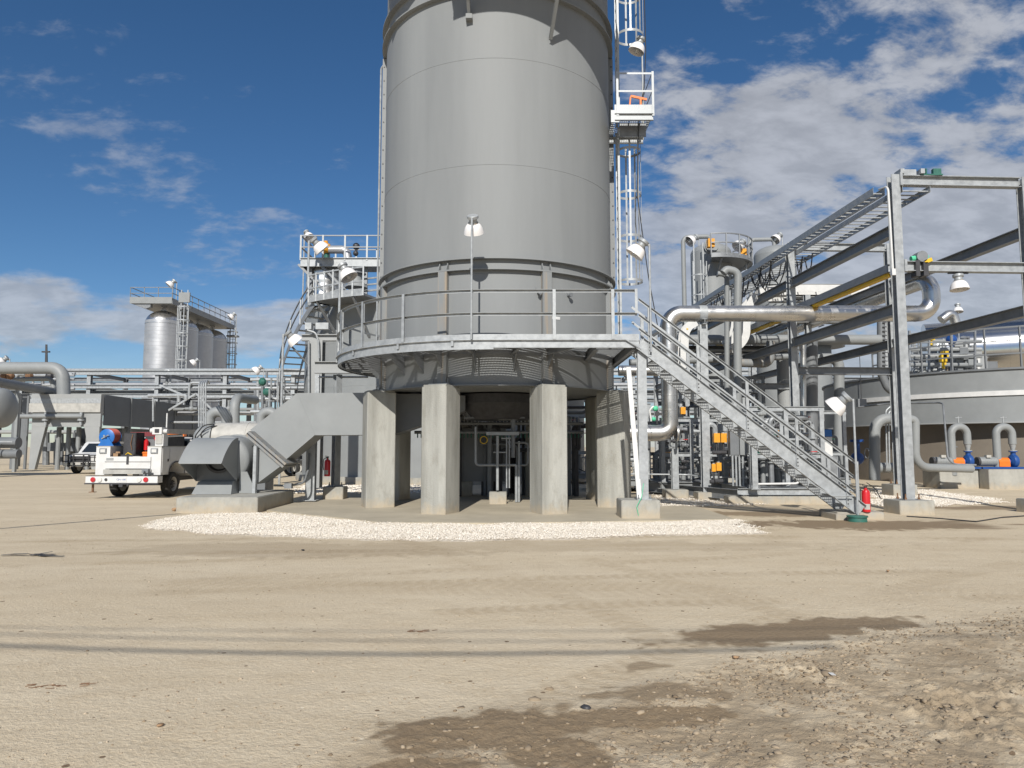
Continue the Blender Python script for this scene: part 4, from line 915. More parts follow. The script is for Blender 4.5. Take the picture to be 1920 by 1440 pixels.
    for x,s in ((-.86,-1),(.86,1)): wheel((x,4.95,.40),.40,.26,t,(s,0,0))
    # cab
    cabp=[(2.82,.62),(5.9,.55),(5.95,1.1),(5.85,1.22),(4.75,1.32),(4.2,1.92),(4.0,1.97),(3.0,1.97),(2.88,1.9),(2.82,1.3)]
    cb=part('cab',MB().prism([V(-.98,y,z) for y,z in cabp],(1.96,0,0)),M['white'],t)
    part('rear_window',MB().box(-.75,.75,2.80,2.818,1.40,1.86),M['glass'],cb)
    for s in (-1,1):
        part('side_window',MB().prism([V(s*.985,y,z) for y,z in ((3.0,1.4),(4.55,1.4),(4.15,1.86),(3.0,1.86))],(.006*s,0,0)),M['glass'],cb)
        part('mirror',MB().cbox((s*1.15,4.4,1.45),(.2,.1,.3)),M['black'],cb)
        part('arch_flare',MB().add([(s*.99,4.95-(.5+e)*math.cos(PI*k/14),.55+(.5+e)*math.sin(PI*k/14)*.85) for k in range(15) for e in (-.5,.06)],[(2*k,2*k+1,2*k+3,2*k+2) for k in range(14)]),M['dark'],cb)
    part('headache_rack',MB().box(-.9,.9,2.76,2.79,1.93,1.97).box(-.9,-.86,2.76,2.79,1.3,1.93).box(.86,.9,2.76,2.79,1.3,1.93).box(-.9,.9,2.76,2.79,1.6,1.63),M['black'],t)
    part('beacon_bar',MB().box(-.25,.35,3.2,3.4,1.97,2.07),M['orange'],t)
    done(t,(0,0,0)); 
    yaw=R(-1); base=V(X(232.5,22.3),22.35,0)
    t.location=base; t.rotation_euler=(0,0,yaw)
    M4=Matrix.Translation(base)@Matrix.Rotation(yaw,4,'Z')
    def put(o): 
        o.location=M4@Vector(o.location); o.rotation_euler=(0,0,yaw)
    # things on the bed
    h=thing('hose_reel','blue hose reel with red hose on the left side box of the service truck','hose reel')
    dx=-.80
    part('reel_disc',MB().lathe([(.001,-.012),(.23,-.012),(.25,0),(.23,.012),(.001,.012)],(dx-.0,.45,1.92),(0,1,0),28),M['ltblue'],h)
    part('reel_disc',MB().lathe([(.001,-.012),(.23,-.012),(.25,0),(.23,.012),(.001,.012)],(dx,.85,1.92),(0,1,0),28),M['ltblue'],h)
    part('hose_coil',MB().lathe([(.1,.03)]+[(.22+.02*(k%2),.03+.034*(k/2+.5)) for k in range(20)]+[(.1,.38)],(dx,.45,1.95),(0,1,0),28),mat('red_hose',(.35,.07,.05),.6),h)
    part('stand',MB().prism([V(dx-.25,.41,1.635),V(dx+.25,.41,1.635),V(dx+.05,.41,1.95),V(dx-.05,.41,1.95)],(0,.02,0)),M['ltblue'],h)
    part('stand',MB().prism([V(dx-.25,.88,1.635),V(dx+.25,.88,1.635),V(dx+.05,.88,1.95),V(dx-.05,.88,1.95)],(0,.02,0)),M['ltblue'],h)
    part('crank',MB().cyl((dx,.40,1.95),(dx,.3,1.95),.03,n=8).bar((dx-.12,.38,1.86),(dx+.1,.38,1.98),.03,.015,up=(0,1,0)),M['chrome'],h); done(h); put(h)
    c=thing('tool_cabinet','tall black steel cabinet on the truck bed next to the hose reel','cabinet')
    part('body',MB().box(-.42,-.02,.75,1.25,.93,2.06),M['black'],c); part('door',MB().box(-.40,-.04,.735,.748,1.2,2.02),M['dark'],c); part('strap',MB().tube([(-.12,.72,2.0),(-.16,.70,1.7),(-.12,.72,1.5)],.012,6),M['rust'],c); done(c); put(c)
    c=thing('truck_crane','small white crane folded on the right side box of the service truck','crane')
    part('turret',MB().box(.70,.96,.55,.85,1.635,2.0),M['white'],c); part('control_box',MB().box(.73,.93,.52,.545,1.7,1.98),M['dirtywhite'],c)
    part('winch_housing',MB().box(.62,.92,.5,.85,2.0,2.22).cyl((.5,.65,2.12),(.62,.65,2.12),.08,n=12).cyl((.92,.65,2.1),(1.04,.65,2.1),.07,n=12),M['white'],c)
    part('winch_window',MB().box(.70,.84,.485,.499,2.05,2.17),M['dark'],c)
    part('boom',MB().bar((.85,.85,2.1),(.85,2.9,2.12),.16,.16).bar((.85,2.9,2.12),(.85,3.3,2.12),.11,.11),M['dirtywhite'],c)
    part('boom_tip',MB().cyl((.78,3.35,2.1),(.92,3.35,2.1),.09,n=14),M['dark'],c)
    part('cylinder_ram',MB().cyl((.85,.95,1.95),(.85,2.0,1.99),.045,n=10),M['chrome'],c)
    part('whip_light',MB().cyl((.72,1.2,1.6),(.72,1.2,2.7),.022,n=8),M['white'],c); done(c); put(c)
    b=thing('bed_toolbox','low black toolbox with hoses across the truck bed in front of the cab','toolbox')
    part('body',MB().box(-.5,.0,1.5,2.6,.93,1.85),M['black'],b); part('lid',MB().box(-.52,.02,1.48,2.62,1.85,1.89),M['dark'],b)
    for k in range(5): part('hose_loop',MB().tube([(-.45+.1*k,1.45,1.7-.02*k),(-.35+.1*k,1.38,1.2),(-.2+.1*k,1.4,1.15),(-.12+.1*k,1.45,1.75)],.022,8,bend=.1),M['black'],b)
    done(b); put(b)
    w_=thing('welding_machine','dark welder with red canister behind the tool cabinet on the truck','welder')
    part('body',MB().box(.02,.66,1.25,2.6,.93,1.95),M['dark'],w_); part('panel',MB().box(.06,.60,1.235,1.249,1.3,1.85),M['paintdk'],w_)
    part('canister',MB().cyl((.12,1.12,1.5),(.12,1.12,1.8),.07,n=14).cyl((.12,1.12,1.8),(.12,1.12,1.86),.07,.02,n=14),M['red'],w_)
    part('red_tank',MB().cyl((.35,1.2,1.82),(.5,1.3,1.9),.09,n=14),M['red'],w_); part('exhaust',MB().cyl((.2,1.8,1.95),(.2,1.8,2.2),.035,n=8),M['rust'],w_); done(w_); put(w_)
    for nm,lb,ct,bx,mm in (('tool_crate','orange plastic crate behind the truck tailgate','crate',(.32,.58,.55,.85,.93,1.45),'orange'),('bucket','white bucket behind the truck tailgate beside orange crate','bucket',None,'white'),('tool_bag','dark tool bag slumped on the truck bed behind the tailgate','bag',(-.3,.1,.4,.7,.93,1.36),'dark'),('wood_block','brown wooden block on truck bed at the left of the tailgate','block',(-.55,-.4,.42,.6,.93,1.4),'clay')):
        o=thing(nm,lb,ct); 
        if bx: part('body',MB().box(*bx),M[mm],o)
        if nm=='tool_crate': part('rim',MB().box(bx[0]-.015,bx[1]+.015,bx[2]-.015,bx[3]+.015,bx[5]-.05,bx[5]-.02),M['orange'],o)
        if nm=='bucket': part('body',MB().lathe([(.001,0),(.12,0),(.14,.36),(.13,.36),(.11,.02)],(.18,.5,.95),n=18),M['white'],o); part('handle',MB().tube([(.04,.5,1.3),(.18,.42,1.35),(.32,.5,1.3)],.006,6),M['dark'],o)
        if nm=='tool_bag': part('handle',MB().tube([(-.2,.5,1.35),(-.1,.45,1.42),(0,.5,1.35)],.02,6),M['yellow'],o)
        if nm=='wood_block': part('offcut',MB().cbox((-.44,.5,1.43),(.12,.1,.05),.4),M['clay'],o)
        done(o); put(o)
service_truck()
def pickup():
    t=thing('pickup_truck','white pickup truck with black grille guard facing the camera','pickup truck')
    # front at y=0, extends +Y
    prof=[(0,.55),(0,1.02),(.06,1.12),(1.15,1.22),(1.25,1.25),(1.85,1.84),(2.05,1.93),(3.3,1.94),(3.55,1.85),(3.65,1.30),(5.6,1.28),(5.6,.62)]
    b=part('body',MB().prism([V(-.98,y,z) for y,z in prof],(1.96,0,0)),M['white'],t)
    part('windscreen',MB().prism([V(-.80,1.28,1.27),V(.80,1.28,1.27),V(.70,1.80,1.81),V(-.70,1.80,1.81)],(0,-.012,.012)),M['glass'],b)
    for s in (-1,1):
        part('side_window',MB().prism([V(s*.984,y,z) for y,z in ((1.5,1.32),(3.4,1.32),(3.3,1.8),(2.0,1.8))],(.006*s,0,0)),M['glass'],b)
        part('headlight',MB().box(s*.62-.0 if s>0 else -.93,.93 if s>0 else -.62,-.012,.0,.82,1.05),M['lens_white'],b)
        part('mirror',MB().cbox((s*1.16,1.75,1.4),(.22,.1,.32)),M['black'],b)
    part('grille',MB().box(-.6,.6,-.02,-.002,.74,1.05).box(-.6,.6,-.03,-.021,.87,.90),M['dark'],b)
    part('bumper',MB().box(-.98,.98,-.10,.0,.45,.68),M['chrome'],t)
    g=MB()
    for x in (-.62,-.3,.3,.62): g.box(x-.03,x+.03,-.20,-.14,.42,1.16)
    for z in (.5,.72,.95,1.15): g.box(-.62,.62,-.19,-.15,z-.025,z+.025)
    for s in (-1,1):
        for z in (.75,1.1): g.tube([(s*.62,-.17,z),(s*.98,-.16,z),(s*1.0,.05,z)],.028,8,bend=.08)
        g.box(s*.97-.02,s*.97+.02,-.18,-.14,.72,1.12)
    part('grille_guard',g,M['black'],t); part('number_plate',MB().box(-.16,.16,-.215,-.205,.55,.70),M['dirtywhite'],t)
    for x,y,s in ((-.82,.95,-1),(.82,.95,1),(-.82,4.5,-1),(.82,4.5,1)): wheel((x,y,.40),.40,.28,t,(s,0,0))
    done(t,(0,0,0)); t.location=V(X(155,43.0),43.0,0); t.rotation_euler=(0,0,R(-3))
pickup()
def far_truck():
    t=thing('flatbed_truck','dark red cabbed truck mostly hidden behind the service truck','truck')
    part('cab',MB().prism([V(-1,y,z) for y,z in ((0,.7),(0,1.5),(.3,2.35),(1.8,2.4),(1.8,.7))],(2,0,0)),mat('maroon_paint',(.16,.03,.03),.4),t)
    part('windscreen',MB().prism([V(-.85,.02,1.5),V(.85,.02,1.5),V(.8,.28,2.2),V(-.8,.28,2.2)],(0,-.02,.01)),mat('teal_glass',(.08,.16,.18),.1),t)
    part('bed',MB().box(-1.1,1.1,1.9,6,.9,1.0),M['dark'],t)
    for x,y,s in ((-.85,.9,-1),(.85,.9,1),(-.85,4.7,-1),(.85,4.7,1)): wheel((x,y,.45),.45,.28,t,(s,0,0))
    done(t,(0,0,0)); t.location=V(X(272,36),36,0); t.rotation_euler=(0,0,R(-10))
far_truck()
# ================= rear tank with spiral stair =================
RC=(-3.47,38.0); RR=7.25
def pr_(a,r,z): return V(RC[0]+math.sin(a)*r,RC[1]-math.cos(a)*r,z)
def rear_tank():
    t=thing('rear_tank','wide grey steel tank behind the pillars with spiral stair on its left','tank')
    zt=8.15
    pf=[(.1,.30),(RR,.30)]
    for z in (2.3,4.3,6.3): pf+=[(RR,z-.01),(RR+.006,z-.003),(RR+.006,z+.003),(RR,z+.01)]
    pf+=[(RR,zt)]; part('shell',MB().lathe(pf,RC+(0,),n=96),M['paint2'],t)
    part('roof',MB().lathe([(RR+.02,zt),(RR*.5,zt+.75),(.1,zt+1.2)],RC+(0,),n=96),M['paint2'],t)
    part('rim_angle',MB().lathe([(RR,zt-.08),(RR+.1,zt-.08),(RR+.1,zt),(RR,zt)],RC+(0,),n=96),M['paint2'],t)
    part('foundation',MB().lathe([(RR+.3,-.1),(RR+.3,.30),(.1,.30)],RC+(0,),n=72),M['conc2'],t)
    for k in range(3): part('roof_pipe',MB().arcbar(RC,RR-.4,R(-60),R(-5),8.55+.28*k,8.62+.28*k,.07,24),M['galv'],t)
    done(t)
    s=thing('spiral_stair','curved galvanised stair winding up the left side of the wide rear tank','staircase')
    a0,a1=R(-104),R(-39); n=26; z0,z1=.9,8.0
    def st(u,r,dz=0): return pr_(a0+(a1-a0)*u,r,z0+(z1-z0)*u+dz)
    for k in range(n+1):
        u=k/n; a=a0+(a1-a0)*u; c=st(u,RR+.75)
        part('tread',MB().cbox(c[:],(.26,.85,.04),a),M['galv'],s)
    for r in (RR+.32,RR+1.18):
        mb=MB(); 
        for k in range(36): mb.bar(st(k/36,r,-.08),st((k+1)/36,r,-.08),.02,.26)
        part('stringer',mb,M['galvdk'],s)
    for dz in (1.05,.6):
        mb=MB()
        for k in range(36): mb.bar(st(k/36,RR+1.2,dz),st((k+1)/36,RR+1.2,dz),.05,.05)
        part('handrail',mb,M['galvdk'],s)
    for k in range(10): part('rail_post',MB().bar(st(k/9,RR+1.2,-.1),st(k/9,RR+1.2,1.05),.05,.05),M['galv'],s)
    for k in (8,14,20): part('brace',MB().bar(st(k/26,RR+1.1,-.1),pr_(a0+(a1-a0)*k/26,RR,z0+(z1-z0)*k/26-1.2),.07,.07),M['galvdk'],s)
    done(s)
    # landing at the top and cage railing
    l=thing('tank_landing','curved grating landing with closely spaced rail posts at the top of the spiral stair','landing')
    A0,A1=R(-40),R(-19)
    part('deck',MB().arcbar(RC,RR+.7,A0,A1,7.98,8.08,1.3,20),M['galvdk'],l)
    part('toe_plate',MB().arcbar(RC,RR+1.36,A0,A1,7.96,8.26,.012,20),M['galv'],l)
    for z in (8.6,9.2): part('rail',MB().arcbar(RC,RR+1.36,A0,A1,z-.06,z,.06,20),M['galv'],l)
    for k in range(7): part('rail_post',MB().bar(pr_(A0+(A1-A0)*k/6,RR+1.36,7.96),pr_(A0+(A1-A0)*k/6,RR+1.36,9.22),.06,.06),M['galv'],l)
    for k in (1,5): part('brace',MB().bar(pr_(A0+(A1-A0)*k/6,RR+1.3,7.96),pr_(A0+(A1-A0)*k/6,RR,6.4),.09,.09),M['galvdk'],l)
    done(l)
    # insulated drum on the tank edge
    d=thing('insulated_drum','small shiny banded drum standing on the left edge of the rear tank roof','drum')
    c=(X(606,34.2),34.2,8.2)
    part('drum_shell',MB().lathe([(.001,0),(.95,0)]+[(.95+(.012 if k%4 in(1,2) else 0),.05+.09*k) for k in range(20)]+[(.95,1.95),(.7,2.15),(.001,2.2)],c,n=40),M['clad'],d)
    part('nozzle',MB().cyl((c[0],c[1],c[2]+2.1),(c[0],c[1],c[2]+3.2),.16,n=14),M['galv'],d); done(d)
    h=thing('roof_platform','steel platform with railing above the rear tank left of the big tank','platform')
    y=33; z=W(600,484,y).z; x0,x1=X(556,y),X(725,y)
    part('deck_beam',MB().channel(V(x0,y,z-.2),V(x1,y,z-.2),.42,.1,.03),M['galv'],h); part('deck',MB().box(x0,x1,y+.02,y+2.4,z-.08,z),M['galvdk'],h)
    part('side_beam',MB().channel(V(x0,y+.03,z-.2),V(x0,y+2.4,z-.2),.42,.1,.03),M['galvdk'],h)
    for dz in (.55,1.1): part('rail',MB().box(x0,x1,y-.03,y+.03,z+dz-.05,z+dz).box(x0-.03,x0+.03,y+.04,y+2.4,z+dz-.05,z+dz).box(x0,x1,y+2.4,y+2.45,z+dz-.05,z+dz),M['galvdk'],h)
    for k in range(5): xx=x0+(x1-x0)*k/4; part('rail_post',MB().box(xx-.04,xx+.04,y-.04,y+.0,z-.1,z+1.1),M['galv'],h); part('rail_post',MB().box(xx-.04,xx+.04,y+2.4,y+2.44,z,z+1.1),M['galv'],h)
    for xx,yy in ((x0+.4,y+.3),(x1-.5,y+.3),(x0+.4,y+2.1),(x0+3,y+.3)): part('leg',MB().box(xx-.08,xx+.08,yy-.08,yy+.08,8.2,z-.1),M['galvdk'],h)
    for xx in (x0+.2,x0+1.2): part('knee_brace',MB().bar((xx-.3,y,z-.3),(xx+.9,y+.2,z-1.5),.1,.1),M['galvdk'],h)
    done(h)
    g=thing('relief_pipe','curved silver relief pipe with amber valve on the roof platform','pipe')
    part('pipe_run',MB().tube([W(617,468,34),W(650,468,34),W(653,488,34)],.2,14,bend=.5),M['clad2'],g)
    part('valve_body',MB().sphere(W(611,466,34),.28).cyl(W(611,452,34),W(611,478,34),.1,n=10),M['amber'],g); part('valve_stem',MB().cyl(W(612,470,34),W(612,487,34),.12,n=10),M['teal'],g); done(g)
    single('pressure_gauge',MB().cyl(W(668,480,33.5),W(668,458,33.5),.06,n=8).sphere(W(668,462,33.5),.17).sphere(W(667,475,33.5),.13),M['dark'],'dark gauge cluster on the railing of the roof platform','gauge')
    v=thing('roof_vent','grey cone vent with round cap beside the lamp on the rear tank','vent')
    c=W(668,540,31.5); part('cone',MB().lathe([(.5,0),(.25,.4),(.25,.6)],c,n=28),M['paint2'],v); part('cap',MB().lathe([(.42,.62),(.42,.66),(.001,.8)],c,n=28),M['galvdk'],v); done(v)
rear_tank()
lamp('large lamp hanging low in front of the rear tank roof vent',X(632,26),26,.3,W(632,503,26).z,(.5,-.12,-.82),1.35,r=.045,arm=.10)
lamp('lamp at the left end of the roof platform on the rear tank',X(571,32),32,W(571,560,32).z,W(571,452,32).z,(.62,.3,-.7),1.5,r=.05)
lamp('far lamp above the left corner of the roof platform',X(562,40),40,9,W(562,438,40).z,(.5,-.3,-.8),1.1,r=.04)
lamp('lamp on pole left of the spiral stair',X(527,30),30,0,W(527,627,30).z,(.62,.3,-.7),1.35,r=.05)
# ================= silos =================
def silos():
    xs,y0,dy=-39.15,80.0,4.35; zt=W(300,583,80).z; r=1.88
    n='aluminium clad silos in a row'
    lbs=['nearest and tallest looking silver clad silo in the row','second silver silo in the row behind the ladder cage','third silver silo in the row, second from the far end','farthest silver silo at the right end of the row']
    for i in range(4):
        t=thing('silo',lbs[i],'silo',n); y=y0+dy*i; pf=[]
        zc=zt-1.55; z=.5
        while z<zc: pf+=[(r,z),(r,z+.38),(r-.012,z+.39),(r-.012,z+.41)]; z+=.42
        part('shell',MB().lathe(pf+[(r,zc)],(xs,y,0),n=48),M['clad2'],t)
        part('dome',MB().lathe([(r+.02,zc-.05),(r+.02,zc)]+[(r*math.cos(PI/2*k/9),zc+1.55*math.sin(PI/2*k/9)) for k in range(10)],(xs,y,0),n=48),M['clad'],t)
        part('skirt',MB().lathe([(r-.05,0),(r-.05,.6)],(xs,y,0),n=32),M['paint2'],t)
        part('top_nozzle',MB().cyl((xs,y,zt-.1),(xs,y,zt+1.5),.3,n=14),M['clad2'],t); done(t)
    t=thing('silo_walkway','long steel walkway with handrails spanning the tops of the silos','walkway')
    z=zt+.72; x0,x1=xs-2.6,xs+2.0; ya,yb=y0-2.4,y0+dy*3+2.2
    part('front_beam',MB().box(x0,x1,ya-.06,ya,z-.35,z+.35),M['paint2'],t)
    part('deck',MB().prism([V(x0,ya,z-.3),V(x1,ya,z-.3),V(x1,yb,z-.3),V(x0,yb,z-.3)],(0,0,.25)),M['galvdk'],t)
    part('side_beam',MB().box(x1,x1+.06,ya,yb,z-.4,z+.25),M['galvdk'],t)
    part('deck_brace',MB().prism([V(x0,ya+.1,z-.31),V(x0+2.2,ya+.1,z-.31),V(x0+2.2,ya+.1,z-.7),V(x0+1.7,ya+.1,z-.9)],(0,.5,0)),M['galvdk'],t)
    for dz in (.75,1.4):
        part('rail',MB().box(x1,x1+.07,ya,yb,z+dz,z+dz+.07).box(x0,x1,ya-.03,ya+.03,z+dz,z+dz+.07).box(x0,x0+.06,ya,yb,z+dz,z+dz+.07),M['galvdk'],t)
    for k in range(12): yy=ya+(yb-ya)*k/11; part('rail_post',MB().box(x1,x1+.06,yy,yy+.06,z,z+1.45),M['galvdk'],t)
    for k in range(4): xx=x0+(x1-x0)*k/3; part('rail_post',MB().box(xx-.03,xx+.03,ya-.03,ya+.03,z,z+1.45),M['galvdk'],t)
    done(t)
    for (yy,xx,lb) in ((ya+.2,x1+1.45,'caged ladder on the nearest silver silo'),(yb-.4,x1+.2,'caged ladder at the far right end of the silo row')):
        t=thing('silo_ladder',lb,'ladder'); x=xx-.2
        for s in (-.35,.35): part('ladder_rail',MB().box(x+s-.05,x+s+.05,yy,yy+.06,.3,z+1.2),M['galv'],t)
        mb=MB(); q=1
        while q<z+1: mb.box(x-.35,x+.35,yy,yy+.05,q,q+.06); q+=.55
        part('rungs',mb,M['galv'],t)
        for k in range(6): zz=z-.8-k*1.45; part('cage_hoop',MB().arcbar((x,yy),.62,R(-140),R(140),zz,zz+.12,.05,16),M['galv'],t)
        for a in (-70,-25,25,70): part('cage_strap',MB().bar((x+.62*math.sin(R(a)),yy-.62*math.cos(R(a)),z-8.2),(x+.62*math.sin(R(a)),yy-.62*math.cos(R(a)),z-.6),.08,.04),M['galv'],t)
        part('top_gate',MB().box(x-.6,x+.6,yy-.1,yy+.1,z-.2,z+.9),M['paint2'],t) if yy<85 else part('rest_platform',MB().box(x-.7,x+.7,yy-.4,yy+.5,z-1.4,z-1.2).box(x-.7,x+.7,yy-.4,yy-.35,z-.4,z-.3),M['galvdk'],t)
        done(t)
    lamp('small lamp above the front of the silo walkway',x1-.5,ya+2,z,W(329,538,82).z,(-.6,-.3,-.7),2.0,r=.05)
    lamp('small lamp above the far end of the silo walkway',X(437,94),94,z-1,W(437,590,94).z,(-.6,-.3,-.7),2.0,r=.05)
silos()
for px,py,y,l in ((371,676,70,'small lamp on a pole in front of the silos'),(492,690,58,'small lamp on a pole over the pipe rack right of the silos'),(12,673,55,'tiny lamp over the pipes at the far left edge')):
    lamp(l,X(px,y),y,4,W(px,py,y).z,(-.7,-.2,-.6),1.6,r=.04)
# ================= long pipe rack =================
def far_rack():
    Y0=60.0; t=thing('long_pipe_rack','long low pipe rack crossing the background behind the yard','pipe rack')
    za,zb,zc=W(300,699,Y0).z,W(300,725,Y0).z,W(300,742,Y0).z
    x0,x1=-47,34
    # longitudinal beams
    part('top_beam',MB().ibeam(V(x0,Y0,za),V(x1,Y0,za),.36,.3,.04),M['galv'],t)
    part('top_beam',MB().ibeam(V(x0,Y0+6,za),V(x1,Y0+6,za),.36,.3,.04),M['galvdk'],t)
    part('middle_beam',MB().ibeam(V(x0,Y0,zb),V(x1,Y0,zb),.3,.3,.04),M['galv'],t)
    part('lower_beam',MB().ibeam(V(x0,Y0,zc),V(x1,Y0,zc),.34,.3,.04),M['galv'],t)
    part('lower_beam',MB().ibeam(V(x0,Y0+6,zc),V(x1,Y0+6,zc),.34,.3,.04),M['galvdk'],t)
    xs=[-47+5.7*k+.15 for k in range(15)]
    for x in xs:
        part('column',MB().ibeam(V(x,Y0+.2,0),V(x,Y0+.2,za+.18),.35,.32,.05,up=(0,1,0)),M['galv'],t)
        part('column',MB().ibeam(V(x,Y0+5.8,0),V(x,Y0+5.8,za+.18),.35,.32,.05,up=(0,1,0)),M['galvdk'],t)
        for z in (za-.0,zb,zc): part('cross_beam',MB().ibeam(V(x,Y0+.4,z-.05),V(x,Y0+5.6,z-.05),.3,.2,.04),M['galvdk'],t)
    for k,(z,dy,r) in enumerate([(za+.33,.8,.12),(za+.36,1.4,.14),(za+.3,2.3,.1),(zb+.28,.8,.13),(zb+.34,1.5,.17),(zb+.3,2.6,.13),(zc+.38,.9,.2),(zc+.36,1.9,.16),(zc+.34,3,.17),(zc+.3,4,.14),(zc-1.1,.6,.13),(zc-1.4,1.4,.18),(zc-2.2,.5,.1),(zc-3.0,.8,.16)]):
        xa=x0+rnd.random()*3; part('pipe',MB().cyl((xa,Y0+dy,z),(x1-rnd.random()*6,Y0+dy,z),r,n=10),M[['galv','paintfar','paint2','clad2'][k%4]],t)
    for k in range(26):
        x=rnd.uniform(x0,x1); z=rnd.choice([za,zb,zc]); z2=z-rnd.uniform(.8,3.2); dy=rnd.choice([-.25,.7,2])
        part('drop_pipe',MB().tube([(x,Y0+dy,z2),(x,Y0+dy,z+.3),(x+rnd.choice((-1,1))*rnd.uniform(.6,2),Y0+dy,z+.3)],rnd.uniform(.05,.13),8,bend=.3),M[rnd.choice(['galv','paint2','galvdk','paintfar'])],t)
    for a,b in (((345,741),(300,722)),((368,738),(400,770)),((368,738),(315,770))): part('brace',MB().bar(W(a[0],a[1],Y0-.3),W(b[0],b[1],Y0-.3),.15,.15),M['galv'],t)
    for k in range(8):
        x=xs[3]+k*3.1; 
        part('hanger_valve',MB().cyl((x,Y0-.2,zc-1.0),(x,Y0-.2,zc-.4),.1,n=8).sphere((x,Y0-.2,zc-1.1),.24,10).cyl((x-.5,Y0-.2,zc-1.1),(x+.5,Y0-.2,zc-1.1),.12,n=10),M['paint2'],t)
    done(t)
far_rack()
# flare pole
single('mast',MB().cyl(W(87,700,75),W(87,646,75),.16,.1,n=8).box(W(87,660,75).x-.45,W(87,660,75).x+.35,74.9,75.1,W(87,661,75).z,W(87,661,75).z+.15),M['dark'],'thin dark mast rising over the pipes at far left','mast')
# air cooler
def cooler():
    t=thing('air_cooler','pale grey air cooler box on tapered legs with side panels painted dark for shade','air cooler')
    y=50.0; x0,x1=X(57,y),X(188,y); z1,z0=W(100,739,y).z,W(100,773,y).z; yb=68
    part('plenum',MB().box(x0,x1,y,y+.4,z0,z1),M['paintfar'],t); part('plenum_band',MB().box(x0-.08,x1+.02,y-.08,y-.005,z0,z0+.62),M['dirtywhite'],t)
    part('plenum_band',MB().box(x0-.05,x1+.02,y-.05,y-.005,z0+.63,z0+.95),M['galv'],t)
    zl=W(100,800,y).z
    part('roof',MB().box(x0,x1-.05,y+.4,yb,z1-.15,z1),M['paintfar'],t)
    part('front_panel',MB().box(x0+.1,x1,y+.05,y+.3,zl,z0-.002),M['paintfar'],t)
    for xa,xb,s in ((x0+.1,x0+1.1,1),(x1-1.1,x1,-1)):
        top=(xa,xb); foot=(xa,xa+.45) if s>0 else (xb-.45,xb)
        if s>0: foot=(xa-.05,xa+.35)
        part('leg',MB().prism([V(foot[0],y+.06,.05),V(foot[1],y+.06,.05),V(top[1]-.05,y+.06,zl),V(top[0],y+.06,zl)],(0,.3,0)),M['paintfar'],t)
    for k in range(5):
        ya=y+.42+k*3.52; part('side_panel',MB().box(x1-.02,x1+.04,ya,ya+3.46,z0-.9,z1-.05),M['shaded_panel'],t)
        part('side_post',MB().box(x1-.1,x1+.1,ya+3.46,ya+3.52,0,z1),M['paint2'],t)
        part('side_leg',MB().box(x1-.2,x1+.02,ya+3.3,ya+3.5,0,z0-.9),M['paintdk'],t)
    part('inner_duct',MB().box(x0+1,x1-.6,y+4,y+9,1.6,zl),M['paintdk'],t)
    for k in range(5): xx=x0+1.3+k*.7; part('riser',MB().cyl((xx,y+1.2,0),(xx,y+1.2,zl),.16,n=10),M['paint2'],t)
    for xx in (W(88,780,y).x,W(154,780,y).x): part('flange_nozzle',MB().cyl((xx,y-.12,z0-.9),(xx,y-.12,z0-.02),.1,n=10).cyl((xx,y-.12,z0-.6),(xx,y-.12,z0-.45),.22,n=12),M['galv'],t)
    part('header_pipe',MB().cyl((X(12,y),y-.3,W(90,781,y).z),(X(160,y),y-.3,W(90,781,y).z),.15,n=12),M['paint2'],t)
    done(t)
    single('large_pipe',MB().tube([V(X(-60,51),51,W(0,640,51).z-.9),W(-8,690,51),W(118,690,51),V(X(118,51),51,W(120,738,51).z-.4)],.43,20,bend=.9),M['paint2'],'thick grey pipe bending down into the air cooler roof','pipe')
    single('sloping_pipe',MB().cyl(W(-30,712,42),W(112,737,53),.30,n=16),M['paintdk'],'grey pipe with its own shade painted in, receding toward the air cooler from the left edge','pipe')  # shade on the pipe is put into its dark paint
    single('small_loop_pipe',MB().tube([W(26,722,52),W(26,712,52),W(97,710,52),W(101,728,52)],.17,12,bend=.5),M['paint2'],'thin grey pipe loop below the thick pipe at far left','pipe')
    v=thing('horizontal_drum','grey horizontal drum with domed end at the left edge','drum')
    y=38; r=1.05; c=W(4,765,y)
    part('shell',MB().cyl((c.x-5,y,c.z),(c.x,y,c.z),r,n=36,caps=False),M['paint2'],v); part('head',MB().dome((c.x,y,c.z),r,.5,axis=(1,0,0),n=36),M['paint2'],v)
    part('saddle',MB().box(c.x-1.2,c.x-.6,y-.6,y+.6,0,c.z-.6).box(c.x-4,c.x-3.4,y-.6,y+.6,0,c.z-.6),M['paintdk'],v); done(v)
    v=thing('pipe_station','pipes, post and low rail between the drum and the air cooler','pipes')
    y=47; part('corner_post',MB().box(X(40,y),X(45,y),y-.6,y-.4,0,W(30,738,y).z),M['paint2'],v)
    for px,r in ((30,.22),(36,.14),(52,.1)): part('riser',MB().cyl((X(px,52),52,0),(X(px,52),52,W(0,742,52).z),r,n=12),M['paintdk'],v)
    part('rear_panel',MB().box(X(24,56),X(50,56),56,56.2,1.0,W(30,738,56).z),M['paintdk'],v)
    part('lower_pipe',MB().cyl((X(-10,y),y-.5,W(20,830,y).z),(X(48,y),y-.5,W(20,830,y).z),.35,n=14).cyl((X(-10,y),y-.5,W(20,851,y).z),(X(50,y),y-.5,W(20,851,y).z),.3,n=14),M['paintdk'],v)
    part('rail',MB().box(X(-10,y),X(50,y),y-1.2,y-1.15,1.9,1.98).box(X(-10,y),X(24,y),y-1.2,y-1.15,1.2,1.28),M['galv'],v)
    for px in (4,14,22): part('rail_post',MB().box(X(px,y)-.04,X(px,y)+.04,y-1.2,y-1.12,0,1.98),M['galv'],v)
    done(v)
    t=thing('pipe_manifold','tangle of small pipes and valves below the thick pipe at far left','manifold')
